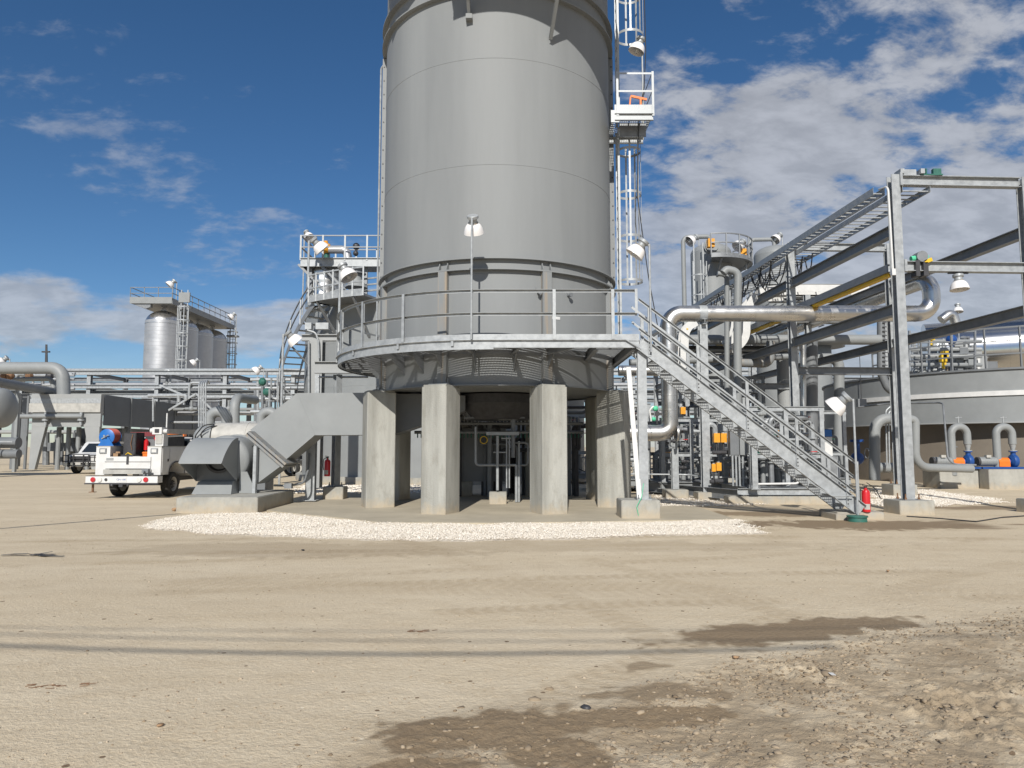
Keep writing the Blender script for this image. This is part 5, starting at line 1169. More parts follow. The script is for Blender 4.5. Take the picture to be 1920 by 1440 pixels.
    for k in range(20):
        px=rnd.uniform(5,125); y=rnd.uniform(53,57); a=rnd.uniform(700,712); b=rnd.uniform(725,745)
        part('riser',MB().tube([W(px,b,y),W(px,a,y),W(px+rnd.uniform(5,20),a,y)],rnd.uniform(.06,.14),8,bend=.25),M[rnd.choice(['galv','paint2','galvdk'])],t)
    for a in (704,711,722,729): part('header',MB().cyl(W(0,a,54),W(140,a,54),.09,n=8),M['galv'],t)
    for px in (8,20,55,93): part('valve',MB().sphere(W(px,705,53),.28,8),M[rnd.choice(['dark','rust'])],t)
    done(t)
    t=thing('process_equipment','dark pipes and pumps in the shade between the air cooler legs','equipment')
    for k in range(12):
        px=rnd.uniform(85,175); y=rnd.uniform(53,57)
        part('riser',MB().cyl(W(px,872,y),W(px,rnd.uniform(800,840),y),rnd.uniform(.1,.3),n=10),M[rnd.choice(['paint2','paintdk','galvdk'])],t)
    part('crossing_duct',MB().box(X(92,52),X(172,52),52,52.4,W(0,846,52).z,W(0,830,52).z),M['paintdk'],t); done(t)
cooler()
def gooseneck(name,label,px0,px1,pyt,pyb,y,r,m='paint2',group=None):
    a=W(px0,pyb,y); b=W(px1,pyb,y); z=W(px0,pyt,y).z
    t=thing(name,label,'pipe',group); part('pipe_bend',MB().tube([a,V(a.x,y,z),V(b.x,y,z),b],r,16,bend=abs(b.x-a.x)*.48,seg=8),M[m],t)
    part('vent_valve',MB().cyl(((a.x+b.x)/2,y,z+r),((a.x+b.x)/2,y,z+r+.25),.03,n=6).cyl(((a.x+b.x)/2-.12,y,z+r+.25),((a.x+b.x)/2+.12,y,z+r+.25),.02,n=6),M['galv'],t); return done(t)
gooseneck('gooseneck_pipe','grey gooseneck pipe standing just above the end cover of the horizontal drum',391,424,772,835,30,.22)
gooseneck('gooseneck_pipe','grey gooseneck pipe half hidden by the sloping air duct',488,516,772,835,30,.20)
single('elbow_pipe',MB().tube([W(440,800,33),W(440,745,33),W(478,750,36)],.22,14,bend=.6),M['paint2'],'grey elbow pipe between the two gooseneck pipes at left','pipe')
t=thing('conduit_bundle','four slim parallel conduits bending over behind the service truck','conduits')
for k in range(4):
    px=373+k*4.2; part('conduit',MB().tube([W(px,800,27),W(px,722-k,27.0),W(px+3,716-k,27.4),W(px+7,722-k,29)],.032,8,bend=.15),M['galv'],t)
done(t)
single('roof_pipe',MB().tube([W(278,742,48),W(340,741,48),W(349,742,48),W(349,749,48)],.12,10,bend=.3).cyl(W(287,744,48),W(287,790,48),.06,n=8).cyl(W(335,742,48),W(335,754,48),.12,n=8),M['galv'],'white pipe with legs standing on the air cooler roof','pipe')
# valves tower left of the spiral stair
t=thing('valve_stand','cluster of thin pipes and valves left of the spiral stair','valves')
for k in range(12):
    px=480+k*5+rnd.uniform(-2,2); y=45+rnd.uniform(-2,2); part('riser',MB().cyl(W(px,790,y),W(px,rnd.uniform(695,735),y),rnd.uniform(.04,.1),n=8),M[rnd.choice(['galv','galvdk','paint2'])],t)
for a in (712,728,748,772): part('header',MB().cyl(W(470,a,45),W(545,a,45),.1,n=8),M['galv'],t)
part('valve',MB().sphere(W(492,716,44),.25,8).sphere(W(500,735,44),.25,8),M['teal'],t)
done(t)
# parked machine far behind the duct
t=thing('parked_trailer','dark wheeled machine far behind the blower duct','trailer')
part('machine_body',MB().box(X(545,40),X(575,40),40,42,.6,1.5),M['dark'],t)
for px in (550,562): wheel((X(px,40),40,.45),.45,.3,t,(0,-1,0))
done(t)
# ================= right: galvanised rack =================
YAW=R(3.0); AX=V(-math.sin(YAW),math.cos(YAW),0); CX=V(math.cos(YAW),math.sin(YAW),0); A1=V(9.60,17.62,0)
def rk(i,j,z,dx=0,dy=0): return A1+CX*(3.4*i+dx)+AX*(6.0*j+dy)+V(0,0,z)
ZT=8.28; Z7=7.02; Z6=6.08; Z5=5.02; Z4=4.1
def rack():
    t=thing('galvanised_rack','tall open galvanised steel rack of H columns and beams at the right','pipe rack')
    for j in range(5):
        for i in (0,1):
            p=rk(i,j,0); mb=MB(); zt=ZT+.13
            zb0=.34 if j==0 else .4
            for s in (-1,1):
                o=p+AX*(s*.105); mb.cbox((o.x,o.y,(zb0+zt)/2),(.22,.016,zt-zb0),YAW)
            mb.cbox((p.x,p.y,(zb0+zt)/2),(.012,.193,zt-zb0),YAW)
            c=part('column',mb,M['galv'],t)
            part('base_plate',MB().cbox((p.x,p.y,zb0-.01),(.42,.42,.03),YAW),M['galvdk'],c)
            b=MB()
            for a,e in ((-1,-1),(1,-1),(1,1),(-1,1)):
                q=p+CX*(a*.165)+AX*(e*.165); b.cyl((q.x,q.y,zb0),(q.x,q.y,zb0+.14),.016,n=8).cyl((q.x,q.y,zb0),(q.x,q.y,zb0+.05),.03,n=6)
            part('anchor_bolts',b,M['rust'],c)
        for z in (ZT,Z6):
            part('cross_beam',MB().ibeam(rk(0,j,z,.12),rk(1,j,z,-.12),.25,.2,.018),M['galv'],t)
        part('cross_beam',MB().ibeam(rk(0,j,Z4,.135),rk(1,j,Z4,-.135),.25,.2,.018),M['galvdk'],t) if j>0 else None
        if j<4:
            for i in (0,1):
                for z in ((Z7,Z5,) if i==0 else (Z7,Z5)):
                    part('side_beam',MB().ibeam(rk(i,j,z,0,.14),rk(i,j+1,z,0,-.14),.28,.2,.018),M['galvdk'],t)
                part('gusset',MB().cbox(rk(i,j,ZT-.0,.10)[:],(.18,.02,.27),YAW),M['galv'],t)
    # double channel cap of first cross beam
    part('splice',MB().cbox(rk(0,0,ZT+.0,.12,-.0)[:],(.06,.34,.33),YAW),M['galv'],t); part('splice',MB().cbox(rk(0,0,Z6,.14,-.0)[:],(.06,.3,.3),YAW),M['galv'],t)
    # yellow fronted cable channel at mid level
    part('side_channel',MB().channel(rk(0,0,Z6-.02,-.18,.1),rk(0,4,Z6-.02,-.18),.2,.1,.015),M['galvdk'],t)
    done(t,A1)
    single('yellow_channel',MB().bar(rk(0,0,Z6-.16,-.05,.2),rk(0,3,Z6-.16,-.05),.16,.07),M['yellow'],'yellow protective strip under the rack cable channel','strip')
rack()
lb=['concrete footing under the nearest column of the galvanised rack']
for j in range(3):
    for i in (0,1):
        p=rk(i,j,0)
        if i==1 and j==0: l='concrete footing at the right frame edge under the rack column'
        else: l={(0,0):lb[0],(0,1):'concrete footing of rack column hidden behind the staircase',(1,1):'concrete footing seen between the two nearest rack columns',(0,2):'far concrete footing of the third left rack column',(1,2):'far concrete footing of the third right rack column'}[(i,j)]
        block(p.x,p.y,.86 if j==0 else .8,.72,-.03,.36 if j==0 else .42,l,rz=YAW,group=None)
# cable trays on top
def tray(label,dx,w,z,j0,j1,rail=.12,step=.3,cables=0):
    t=thing('cable_tray',label,'cable tray','ladder cable trays along the rack')
    for s in (-1,1): part('tray_rail',MB().channel(rk(0,j0,z,dx+s*w/2),rk(0,j1,z,dx+s*w/2),rail,.03,.006,side=-s),M['galv'],t)
    mb=MB(); L=(j1-j0)*6.0; k=0
    while k*step<L: mb.bar(rk(0,j0,z-.03,dx-w/2+.01,k*step+.1),rk(0,j0,z-.03,dx+w/2-.01,k*step+.1),.05,.025); k+=1
    part('tray_rungs',mb,M['galv'],t)
    done(t)
    if cables:
        mb=MB()
        for c in range(cables):
            xx=dx-w/2+.06+c*(w-.12)/max(1,cables-1); pts=[rk(0,j0+1.05+(j1-j0-1.05)*k/14,z-.01+.02*rnd.random(),xx+.02*rnd.random()) for k in range(15)]
            mb.tube(pts,.018,6)
        single('tray_cables',mb,M['cable'],'black cables laid in the cable tray over the rack','cables')
tray('left narrow ladder cable tray along the top of the rack',-.31,.30,ZT-.24,0.02,4,rail=.19,cables=4)
tray('right wide ladder cable tray along the top of the rack',.52,.72,ZT-.24,-.02,4,rail=.15)
# cable tails hanging in bunches
mb=MB()
for k in range(34):
    j=rnd.uniform(.95,2.6); a=rk(0,j,ZT-.3,rnd.uniform(-.4,.8)); b=a+AX*rnd.uniform(.3,1.4)+V(0,0,rnd.uniform(-.1,.1)); m_=(a+b)/2-V(0,0,rnd.uniform(.3,.9))
    mb.tube([a,a*.6+m_*.4-V(0,0,.15),m_,b*.6+m_*.4-V(0,0,.15),b],.022,5)
single('cable_loops',mb,M['cable'],'bunches of loose black cables looping under the rack trays','cables')
single('column_conduit',MB().tube([rk(0,0,8.2,-.14,.4),rk(0,0,8.1,-.2,-.1),rk(0,0,5.95,-.2,-.14)],.026,8,bend=.2).cbox(rk(0,0,5.9,-.2,-.14)[:],(.09,.09,.16)),M['white'],'white conduit down the nearest rack column','conduit')
t=thing('green_strap','green ratchet strap and bracket on the top rack beam','strap'); c=rk(0,0,ZT+.16,.95)
part('band',MB().cbox((c.x,c.y,c.z-.02),(.55,.24,.03)),M['teal'],t); part('ratchet',MB().cbox((c.x+.18,c.y,c.z+.08),(.2,.1,.16)).cbox((c.x-.12,c.y,c.z+.08),(.04,.12,.15),.3),M['teal'],t); done(t)
t=thing('top_tray_stub','pale cut end of cable tray on the first top beam','tray'); c=rk(0,0,ZT+.21,.42); part('channel_end',MB().cbox((c.x,c.y,c.z),(.32,.1,.15)).cbox((c.x-.24,c.y,c.z),(.10,.3,.12)).cbox((c.x+.27,c.y,c.z),(.1,.3,.12)),M['galv'],t); done(t)
t=thing('hoist_trolley','small hoist with green tape and yellow strap clamped on the middle rack beam','hoist'); c=rk(0,0,Z6+.22,.62)
part('drum',MB().cyl((c.x-.02,c.y-.12,c.z+.02),(c.x-.02,c.y+.14,c.z+.02),.14,n=18),M['galvdk'],t); part('tape',MB().cyl((c.x-.25,c.y,c.z-.02),(c.x-.12,c.y,c.z),.07,n=10).cbox((c.x+.12,c.y,c.z),(.08,.1,.14),0,0,.4),M['mint'],t)
part('strap',MB().cbox((c.x+.12,c.y-.02,c.z-.09),(.2,.2,.09),0,0,-.4),M['yellow'],t); part('hanger',MB().cbox((c.x-.15,c.y,c.z-.28),(.10,.24,.4)).cbox((c.x+.05,c.y,c.z-.3),(.12,.24,.34)),M['dark'],t); done(t)
# hanging lamp under middle beam
t=thing('hanging_lamp','white bell lamp hanging under the middle beam of the rack','lamp'); c=rk(0,0,Z6-.27,1.56)
part('mount',MB().cbox((c.x,c.y,c.z+.12),(.5,.05,.03)).cyl((c.x,c.y,c.z),(c.x,c.y,c.z+.12),.03,n=8),M['dark'],t); bell(c,(0,-.1,-1),.9,t); done(t)
# ================= silver insulated pipe =================
Yp=22.0
def silver():
    t=thing('insulated_pipe','large shiny aluminium clad pipe crossing behind the staircase and looping back at the rack','pipe')
    r=.25; z1=W(1400,588,Yp).z; z0=W(1220,812,Yp).z; xr=X(1256,Yp)
    xe=X(1758,Yp); zu=W(1750,525,Yp).z+.05
    pts=[V(X(1130,Yp),Yp,z0),V(xr,Yp,z0),V(xr,Yp,z1),V(xe,Yp,z1),V(xe,Yp,zu),V(xe,Yp,zu)+AX*22+V(0,0,0)]
    part('cladding',MB().tube(pts[:2]+[V(xr,Yp,z0+.0)+V(0,0,1.2)],r,24,bend=.30,rib=.42,ribr=.005,seg=8),M['clad'],t)
    part('cladding',MB().tube([V(xr,Yp,z0+1.2),V(xr,Yp,z1),V(xr+5,Yp,z1)],r,24,bend=.42,rib=.42,ribr=.005,seg=9),M['clad'],t)
    part('cladding',MB().tube([V(xr+5,Yp,z1),V(xe,Yp,z1),V(xe,Yp+.001,zu),V(xe,Yp,zu)+AX*22],r,24,bend=.48,rib=1.1,ribr=.005,seg=9),M['clad'],t)
    part('end_cap',MB().lathe([(r+.004,-.02),(r+.012,-.02),(r+.012,.03),(r*.5,.09),(.001,.1)],(xr+r-.06,Yp,z0),(1,0,0),24),M['clad'],t)
    done(t)
    return z1
z1=silver()
def pipe_support(px,pyb,y,z1,label,w=.2,ftlabel=None):
    x=X(px,y); block(x,y,.65,.6,-.03,.28,ftlabel)
    t=thing('pipe_support',label,'support'); part('column',MB().ibeam((x,y,.25),(x,y,z1-.36),w,w,.014,up=(0,1,0)),M['galv'],t)
    part('shoe_beam',MB().ibeam((x,y-.3,z1-.45+.16),(x,y+.3,z1-.45+.16),.16,.14,.012),M['galv'],t); part('pipe_shoe',MB().box(x-.1,x+.1,y-.08,y+.08,z1-.21,z1-.20+.02).cyl((x-.12,y,z1),(x+.12,y,z1),.256,n=24),M['galv'],t); done(t)
pipe_support(1321,930,Yp,z1,'galvanised column holding up the silver pipe behind the stairs',.24,'concrete footing of the column holding up the silver pipe')
x=X(1258,Yp+1); block(x,Yp+.6,.7,.6,-.03,.32,'rounded concrete footing below the silver pipe elbow')
single('stub_column',MB().ibeam((x,Yp+.6,.3),(x,Yp+.6,1.55),.2,.2,.014,up=(0,1,0)).cyl((x,Yp+.3,1.55),(x,Yp+.3,1.76),.04,n=8),M['galv'],'short galvanised stub column below the silver pipe elbow','support')
# white curved cable trays
def ribbon(label,pts,w,m='white',hh=.27):
    t=thing('curved_tray',label,'cable tray','swept white cable trays behind the silver pipe')
    P=[Vector(p) for p in pts]
    # smooth
    for _ in range(3):
        Q=[P[0]]
        for a,b in zip(P,P[1:]): Q+=[a*.75+b*.25,a*.25+b*.75]
        Q.append(P[-1]); P=Q
    for sy in (0,w):
        A=[];B_=[]
        for i,p in enumerate(P):
            d=(P[min(i+1,len(P)-1)]-P[max(i-1,0)]); nn=V(-d.z,0,d.x).normalized()*(hh/2); A.append(p+nn+V(0,sy,0)); B_.append(p-nn+V(0,sy,0))
        n=len(P); vs=A+B_+[q+V(0,.014,0) for q in A]+[q+V(0,.014,0) for q in B_]; fs=[]
        for i in range(n-1): fs+=[(i,i+1,n+i+1,n+i),(2*n+i,3*n+i,3*n+i+1,2*n+i+1),(i,2*n+i,2*n+i+1,i+1),(n+i,n+i+1,3*n+i+1,3*n+i)]
        fs+=[(0,n,3*n,2*n),(n-1,3*n-1,4*n-1,2*n-1)]
        part('tray_side',MB().add(vs,fs),M[m],t)
    mb=MB()
    for k in range(0,len(P)-1,2): mb.bar(P[k]+V(0,.01,0),P[k]+V(0,w-.01,0),.04,.03)
    part('tray_rungs',mb,M['galv'],t); 
    q=P[len(P)//2-3]; q2=P[len(P)//2-2]; part('tag',MB().bar(q+V(0,-.012,0),q2+V(0,-.012,0),.004,.07,up=(-(q2-q).z,0,(q2-q).x)),M['yellow'],t); done(t)
ribbon('inner white swept cable tray curving down behind the silver pipe',[W(1630,541,26.2),W(1470,540,26.2),W(1425,545,26.2),W(1403,572,26.2),W(1400,608,26.2),W(1400,630,26.2),W(1388,648,26.2),W(1372,654,26.2)],.5)
ribbon('outer white swept cable tray curving down left of its twin',[W(1480,552,26.8),W(1440,554,26.8),W(1400,566,26.8),W(1386,592,26.8),W(1384,615,26.8),W(1376,636,26.8),W(1362,642,26.8)],.5,hh=.26)
ribbon('white swept cable tray curving in below the silver pipe elbow',[W(1306,603,26),W(1290,612,26),W(1283,630,26),W(1284,690,26)],.4,hh=.3)
# horizontal runs behind the stairs
def run(name,label,pts,r,m,bend=0,n=14,cat='pipe'): return single(name,MB().tube(pts,r,n,bend=bend),M[m],label,cat)
run('pipe','grey pipe running level below the silver pipe at walkway height',[W(1270,637,28),W(1650,637,28)],.20,'paint2')
run('pipe','thinner grey pipe under the level grey pipe behind the stairs',[W(1180,680,28),W(1480,668,28)],.14,'paint2')
run('pipe','brown shaded pipe with elbow behind the upper stairs',[W(1370,680,27),W(1445,682,27),W(1445,640,27)],.16,'rustpaint',.3)
run('pipe','short shiny clad pipe seen beneath the walkway right end',[W(1160,695,27),W(1240,695,27)],.2,'clad')
run('vertical_pipe','tall grey riser in front of the third rack column',[W(1383,780,25),W(1383,560,25),W(1384,510,25),W(1362,505,25),W(1356,512,25)],.14,'paint2',.35)
run('vertical_pipe','slim grey riser with short bent top next to the tall riser',[W(1363,780,25.5),W(1363,515,25.5),W(1345,513,25.5)],.09,'paint2',.25)
run('vertical_pipe','bright clad vertical pipe between the rack columns',[W(1506,900,24.5),W(1506,640,24.5)],.10,'clad')
run('vertical_pipe','thick dark grey vertical pipe beside the bright clad one',[W(1520,905,25.5),W(1520,640,25.5)],.24,'paintdk')
run('vertical_pipe','pale grey elbow pipe coming down left of the low basin tank',[W(1540,672,31),W(1573,672,31),W(1573,890,31)],.22,'paint2',.6)
t=thing('stacked_cable_trays','stack of pale horizontal cable trays behind the rack columns','cable trays')
for py,y,x0,x1 in ((541,30,1480,1610),(557,31,1470,1560),(565,33,1440,1560),(604,30,1450,1620),(655,29,1180,1490),(662,30,1270,1490)):
    part('tray',MB().channel(W(x0,py,y),W(x1,py,y),.18,.5,.02),M['paintfar'],t)
    m2=MB(); a,b=W(x0,py,y),W(x1,py,y); n=int((b.x-a.x)/.35)
    for k in range(n): m2.box(a.x+k*.35,a.x+k*.35+.05,y+.0,y+.5,a.z-.14,a.z-.11)
    part('rungs',m2,M['galvdk'],t)
done(t)
# ================= vertical vessels =================
def vessel(label,px,y,r,pyt,pyp,pyd,seedx,platform=True):
    t=thing('vertical_vessel',label,'vessel','upright grey vessels behind the rack')
    x=X(px,y); zt=W(px,pyt,y).z; zd=zt-r*.5; zp=W(px,pyp,y).z
    part('shell',MB().cyl((x,y,.4),(x,y,zd),r,n=36,caps=False),M['paint2'],t); part('head',MB().dome((x,y,zd),r,r*.5,n=36),M['paint2'],t)
    part('manway',MB().lathe([(.001,.1),(.36,.1),(.36,0),(.42,0),(.42,-.08)],(x-.25,y-r+.02,zp+.8),(0,-1,0),20),M['paint2'],t)
    part('outlet_pipe',MB().tube([(x,y,zt),(x,y,zt+.45),(x-r-.75,y-.2,zt+.45) if False else (x-1.55,y,zt+.42),(x-1.55,y,1)],.13,12,bend=.35),M['paint2'],t)
    if platform:
        p=part('platform',MB().arcbar((x,y),r+.55,R(-15),R(130),zp-.1,zp+.02,1.1,30),M['galvdk'],t)
        part('toe_plate',MB().arcbar((x,y),r+1.12,R(-15),R(130),zp-.12,zp+.12,.02,30),M['galvdk'],p)
        for dz in (.65,1.15): part('rail',MB().arcbar((x,y),r+1.12,R(-15),R(130),zp+dz,zp+dz+.06,.06,30),M['galvdk'],p)
        for k in range(8): a=R(-15+145*k/7); q=V(x+math.sin(a)*(r+1.12),y-math.cos(a)*(r+1.12),zp); part('rail_post',MB().bar(q,q+V(0,0,1.2),.06,.06),M['galvdk'],p)
        for a0 in (0,60,110):
            a=R(a0); q=V(x+math.sin(a)*(r+1.0),y-math.cos(a)*(r+1.0),zp-.1); part('bracket',MB().bar(q,V(x+math.sin(a)*r,y-math.cos(a)*r,zp-.9),.1,.1),M['galvdk'],p)
        for a0,dz in ((-18,.7),(60,.4)):
            a=R(a0); part('valve_box',MB().cbox((x+math.sin(a)*(r+.6),y-math.cos(a)*(r+.9),zp+dz),(.35,.35,.45)),M['amber'],t)
        ll=x-r+.05
        for s in (-.25,.25): part('ladder_rail',MB().box(ll+s-.03,ll+s+.03,y-r-.3,y-r-.24,1,zp+.9),M['galv'],t)
        for k in range(6): part('cage_hoop',MB().arcbar((ll,y-r-.3),.42,R(-120),R(120),zp-1-k*1.1,zp-.94-k*1.1,.03,12),M['galv'],t)
        for a in (-60,0,60): part('cage_strap',MB().bar((ll+.42*math.sin(R(a)),y-r-.3-.42*math.cos(R(a)),zp-6.5),(ll+.42*math.sin(R(a)),y-r-.3-.42*math.cos(R(a)),zp-.2),.05,.03),M['galv'],t)
    done(t)
vessel('upright grey vessel with round platform and amber boxes, left of its twin',1340,40,1.12,458,497,0,0)
vessel('upright grey vessel half hidden behind the rack cable tray',1462,44,1.25,462,520,0,0,False)
x=X(1535,46); t=thing('vertical_vessel','low grey vessel with round platform seen under the rack behind the silver pipe','vessel','upright grey vessels behind the rack')
part('shell',MB().cyl((x,46,.4),(x,46,W(1535,640,46).z),.9,n=24),M['paint2'],t); part('platform',MB().lathe([(.9,0),(1.7,0),(1.7,.2),(.9,.2)],(x,46,W(1535,652,46).z),n=28),M['galvdk'],t); done(t)
t=thing('vertical_vessel','plain grey vessel seen through the rack between stair rail and columns','vessel','upright grey vessels behind the rack')
part('shell',MB().cyl((X(1474,30),30,.3),(X(1474,30),30,W(1474,655,30).z),.32,n=24),M['paintfar'],t); part('base_ring',MB().cyl((X(1474,30),30,.0),(X(1474,30),30,.32),.42,n=24),M['paintfar'],t); done(t)
for px,py,y,l,a in ((1318,447,40,'small lamp above the top of the left upright vessel',(-.7,-.2,-.5)),(1407,456,39,'small lamp over the right end of the vessel platform',(-.7,-.3,-.6)),(1478,443,44,'small lamp above the second upright vessel',(-.6,-.2,-.6)),(1806,575,50,'dark lamp head on thin pole behind the rack at right',(-.1,-.2,-1))):
    lamp(l,X(px,y),y,4,W(px,py,y).z,a,1.35,r=.035)
# ================= low basin tank =================
BC=(24.9,36.3); BR=8.4
t=thing('basin_tank','low wide grey basin tank behind the orange coupled pumps','tank')
part('upper_wall',MB().lathe([(BR-.05,4.80),(BR-.05,2.62),(BR,2.60),(BR,4.75),(BR-.05,4.80)],BC+(0,),n=128),M['paint2'],t)
part('rim',MB().lathe([(BR+.0,4.76),(BR+.08,4.76),(BR+.08,4.84),(BR-.1,4.84)],BC+(0,),n=128),M['paintdk'],t)
part('skirt',MB().lathe([(BR-.75,-.1),(BR-.75,2.75)],BC+(0,),n=128),M['skirt_shade'],t); part('floor',MB().lathe([(BR-.76,2.62),(.1,2.62)],BC+(0,),n=64),M['paint2'],t)
part('band',MB().arcbar(BC,BR+.035,R(-78),R(40),3.70,3.90,.06,80),M['white'],t)
part('lower_lip',MB().arcbar(BC,BR+.02,R(-110),R(60),2.58,2.63,.08,90),M['paintfar'],t)
for a0 in (-88,-76): 
    a=R(a0); part('stay_rod',MB().cyl((BC[0]+math.sin(a)*(BR+.1),BC[1]-math.cos(a)*(BR+.1),3.7),(BC[0]+math.sin(a)*(BR+.1),BC[1]-math.cos(a)*(BR+.1),6.2),.015,n=6),M['dark'],t)
done(t,(BC[0],BC[1],0))
single('bracket_plate',MB().box(X(1610,32),X(1626,32),32,32.2,W(0,763,32).z,W(0,748,32).z).tube([W(1612,763,31.8),W(1665,757,31.0),W(1760,755,29),W(1768,757,28),W(1772,800,27.5),W(1778,870,27),W(1830,872,27)],.035,8,bend=.3),M['galvdk'],'conduit with plate running along the basin tank and down to the pumps','conduit')
# basin walkway and equipment on top
t=thing('basin_handrail','thin handrail on the rim of the basin tank','handrail')
for dz in (.55,1.1,1.65): part('rail',MB().arcbar(BC,BR-.1,R(-72),R(-5),4.84+dz,4.90+dz,.05,40),M['paintdk'],t)
for k in range(9): a=R(-72+67*k/8); q=V(BC[0]+math.sin(a)*(BR-.1),BC[1]-math.cos(a)*(BR-.1),4.84); part('post',MB().bar(q,q+V(0,0,1.7),.06,.06),M['paintdk'],t)
done(t)
def exch():
    t=thing('cooling_duct','huge horizontal silver cylinder reflecting the sky at the right edge','vessel')
    y=52; r=2.5; c=W(1800,655,y)
    part('shell',MB().tube([V(c.x-.3,y+4,c.z),V(c.x+16,y-3,c.z+.3)],r,40,rib=1.0,ribr=.01),M['mirror'],t); part('saddle',MB().box(c.x+1,c.x+2,y-1,y+5,0,c.z-1),M['paintdk'],t); part('saddle',MB().box(c.x+9,c.x+10,y-3,y+2,0,c.z-1),M['paintdk'],t); done(t)
    t=thing('valve_station','cluster of grey manifolds with yellow actuators above the basin tank','valves')
    y=44
    for k in range(34):
        px=rnd.uniform(1712,1835); a=rnd.uniform(630,672)
        part('riser',MB().tube([W(px,720,y+rnd.uniform(-1,2)),W(px,a,y)],rnd.uniform(.06,.18),8),M[rnd.choice(['galv','paint2','paintfar','galvdk'])],t)
    for a in (640,655,668,684): part('header',MB().cyl(W(1705,a,43),W(1840,a,43),.12,n=8),M[rnd.choice(['paint2','paintfar'])],t)
    for px,py in ((1745,632),(1768,672),(1771,665)): part('actuator',MB().cbox(W(px,py,42)[:],(.32,.3,.4)).cyl(W(px,py,42)-V(0,0,.6),W(px,py,42),.08,n=8),M['yellow'],t)
    part('blue_valve',MB().sphere(W(1784,637,42),.3,10).cyl(W(1784,632,42),W(1784,650,42),.12,n=8),M['blue'],t)
    for k in range(16):
        px=1788+rnd.random()*42; py=645+rnd.random()*48; part('panel',MB().cbox(W(px,py,43+rnd.random())[:],(.5,.3,.35)),M[rnd.choice(['paintfar','paint2','paintdk'])],t)
    part('support_base',MB().box(X(1705,44),X(1860,44),43.5,46,4.2,4.9).box(X(1705,44),X(1860,44),44,46,0,4.2),M['paint2'],t); done(t)
    t=thing('access_cage','open steel access frame over the grey manifolds','frame'); y=41
    for px in (1705,1742,1784,1828): part('post',MB().bar(W(px,697,y),W(px,620,y),.1,.1),M['galvdk'],t)
    for py in (621,640,662): part('rail',MB().bar(W(1703,py+ (5 if py<630 else 3),y),W(1830,py,y),.07,.07),M['galvdk'],t)
    done(t)
    t=thing('stair_flight','small blue grey ladder rack left of the manifolds','ladder'); y=43
    for k in range(9): part('rung',MB().bar(W(1710,642+k*6,y),W(1722,642+k*6,y),.08,.05),M['galvdk'],t)
    for px in (1710,1722): part('rail',MB().bar(W(px,697,y),W(px,638,y),.06,.06),M['galvdk'],t)
    done(t)
    run('curved_silver_pipe','silver pipe elbow emerging behind the looping silver pipe',[W(1765,600,38),W(1785,585,38),W(1792,606,38)],.25,'clad',.7)
    t=thing('vent_box','pale vent box with round lid beyond the basin tank','box'); y=44; part('box_body',MB().box(X(1835,y),X(1857,y),y,y+1,W(0,697,y).z,W(0,664,y).z),M['paintfar'],t); part('lid',MB().box(X(1830,y),X(1846,y),y-.1,y+1.1,W(0,664,y).z,W(0,657,y).z),M['paintfar'],t); part('white_pipe',MB().cyl(W(1834,697,43.5),W(1834,665,43.5),.12,n=10),M['white'],t); done(t)
exch()
# caged ladder left of the near columns
t=thing('caged_riser','dark caged riser bending down behind the rack columns','ladder'); y=30
part('duct_pipe',MB().tube([W(1652,600,y),W(1652,700,y),W(1664,728,y),W(1680,738,y)],.16,12,bend=.5),M['paintdk'],t)
part('cable_ladder',MB().bar(W(1659,600,y),W(1660,700,y),.25,.02,up=(0,1,0)),M['galv'],t)
for k in range(12): part('rung',MB().bar(W(1655,605+k*8,y-.2),W(1664,605+k*8,y-.2),.05,.03),M['dark'],t)
done(t)
# ================= pumps =================
def pump(px,y,label,z0=.45):
    t=thing('pump',label,'pump','motor pumps with orange coupling guards')
    x=X(px,y); z=z0
    part('base_frame',MB().box(x-.95,x+.75,y-.22,y+.22,z,z+.07),M['blue'],t)
    m=part('motor',MB().lathe([(.001,-.36),(.12,-.36),(.17,-.33),(.18,-.3)]+[(.18 if k%2 else .165,-.28+k*.03) for k in range(19)]+[(.17,.3),(.12,.34),(.001,.34)],(x-.62,y,z+.28),(1,0,0),24),M['paint2'],t)
    part('terminal_box',MB().cbox((x-.66,y-.1,z+.48),(.18,.16,.1)),M['dirtywhite'],m); part('fan_cover',MB().cyl((x-1.04,y,z+.28),(x-.95,y,z+.28),.17,n=20),M['dark'],m)
    part('coupling_guard',MB().cyl((x-.26,y,z+.26),(x+.16,y,z+.26),.17,n=20).box(x-.26,x+.16,y-.17,y+.17,z+.08,z+.26),M['orange'],t)
    part('volute',MB().lathe([(.001,-.15),(.13,-.15),(.24,-.08),(.26,0),(.24,.08),(.1,.14),(.001,.14)],(x+.40,y,z+.30),(1,0,0),24).cyl((x+.14,y,z+.28),(x+.3,y,z+.28),.10,n=14),M['blue'],t)
    part('discharge',MB().cyl((x+.40,y,z+.45),(x+.40,y,z+.66),.09,n=14).cyl((x+.40,y,z+.64),(x+.40,y,z+.68),.15,n=14),M['blue'],t)
    part('flange',MB().cyl((x+.40,y,z+.69),(x+.40,y,z+.72),.15,n=14).cyl((x+.40,y,z+.72),(x+.40,y,z+.95),.07,.12,n=14),M['galv'],t)
    return done(t),x+.40,z
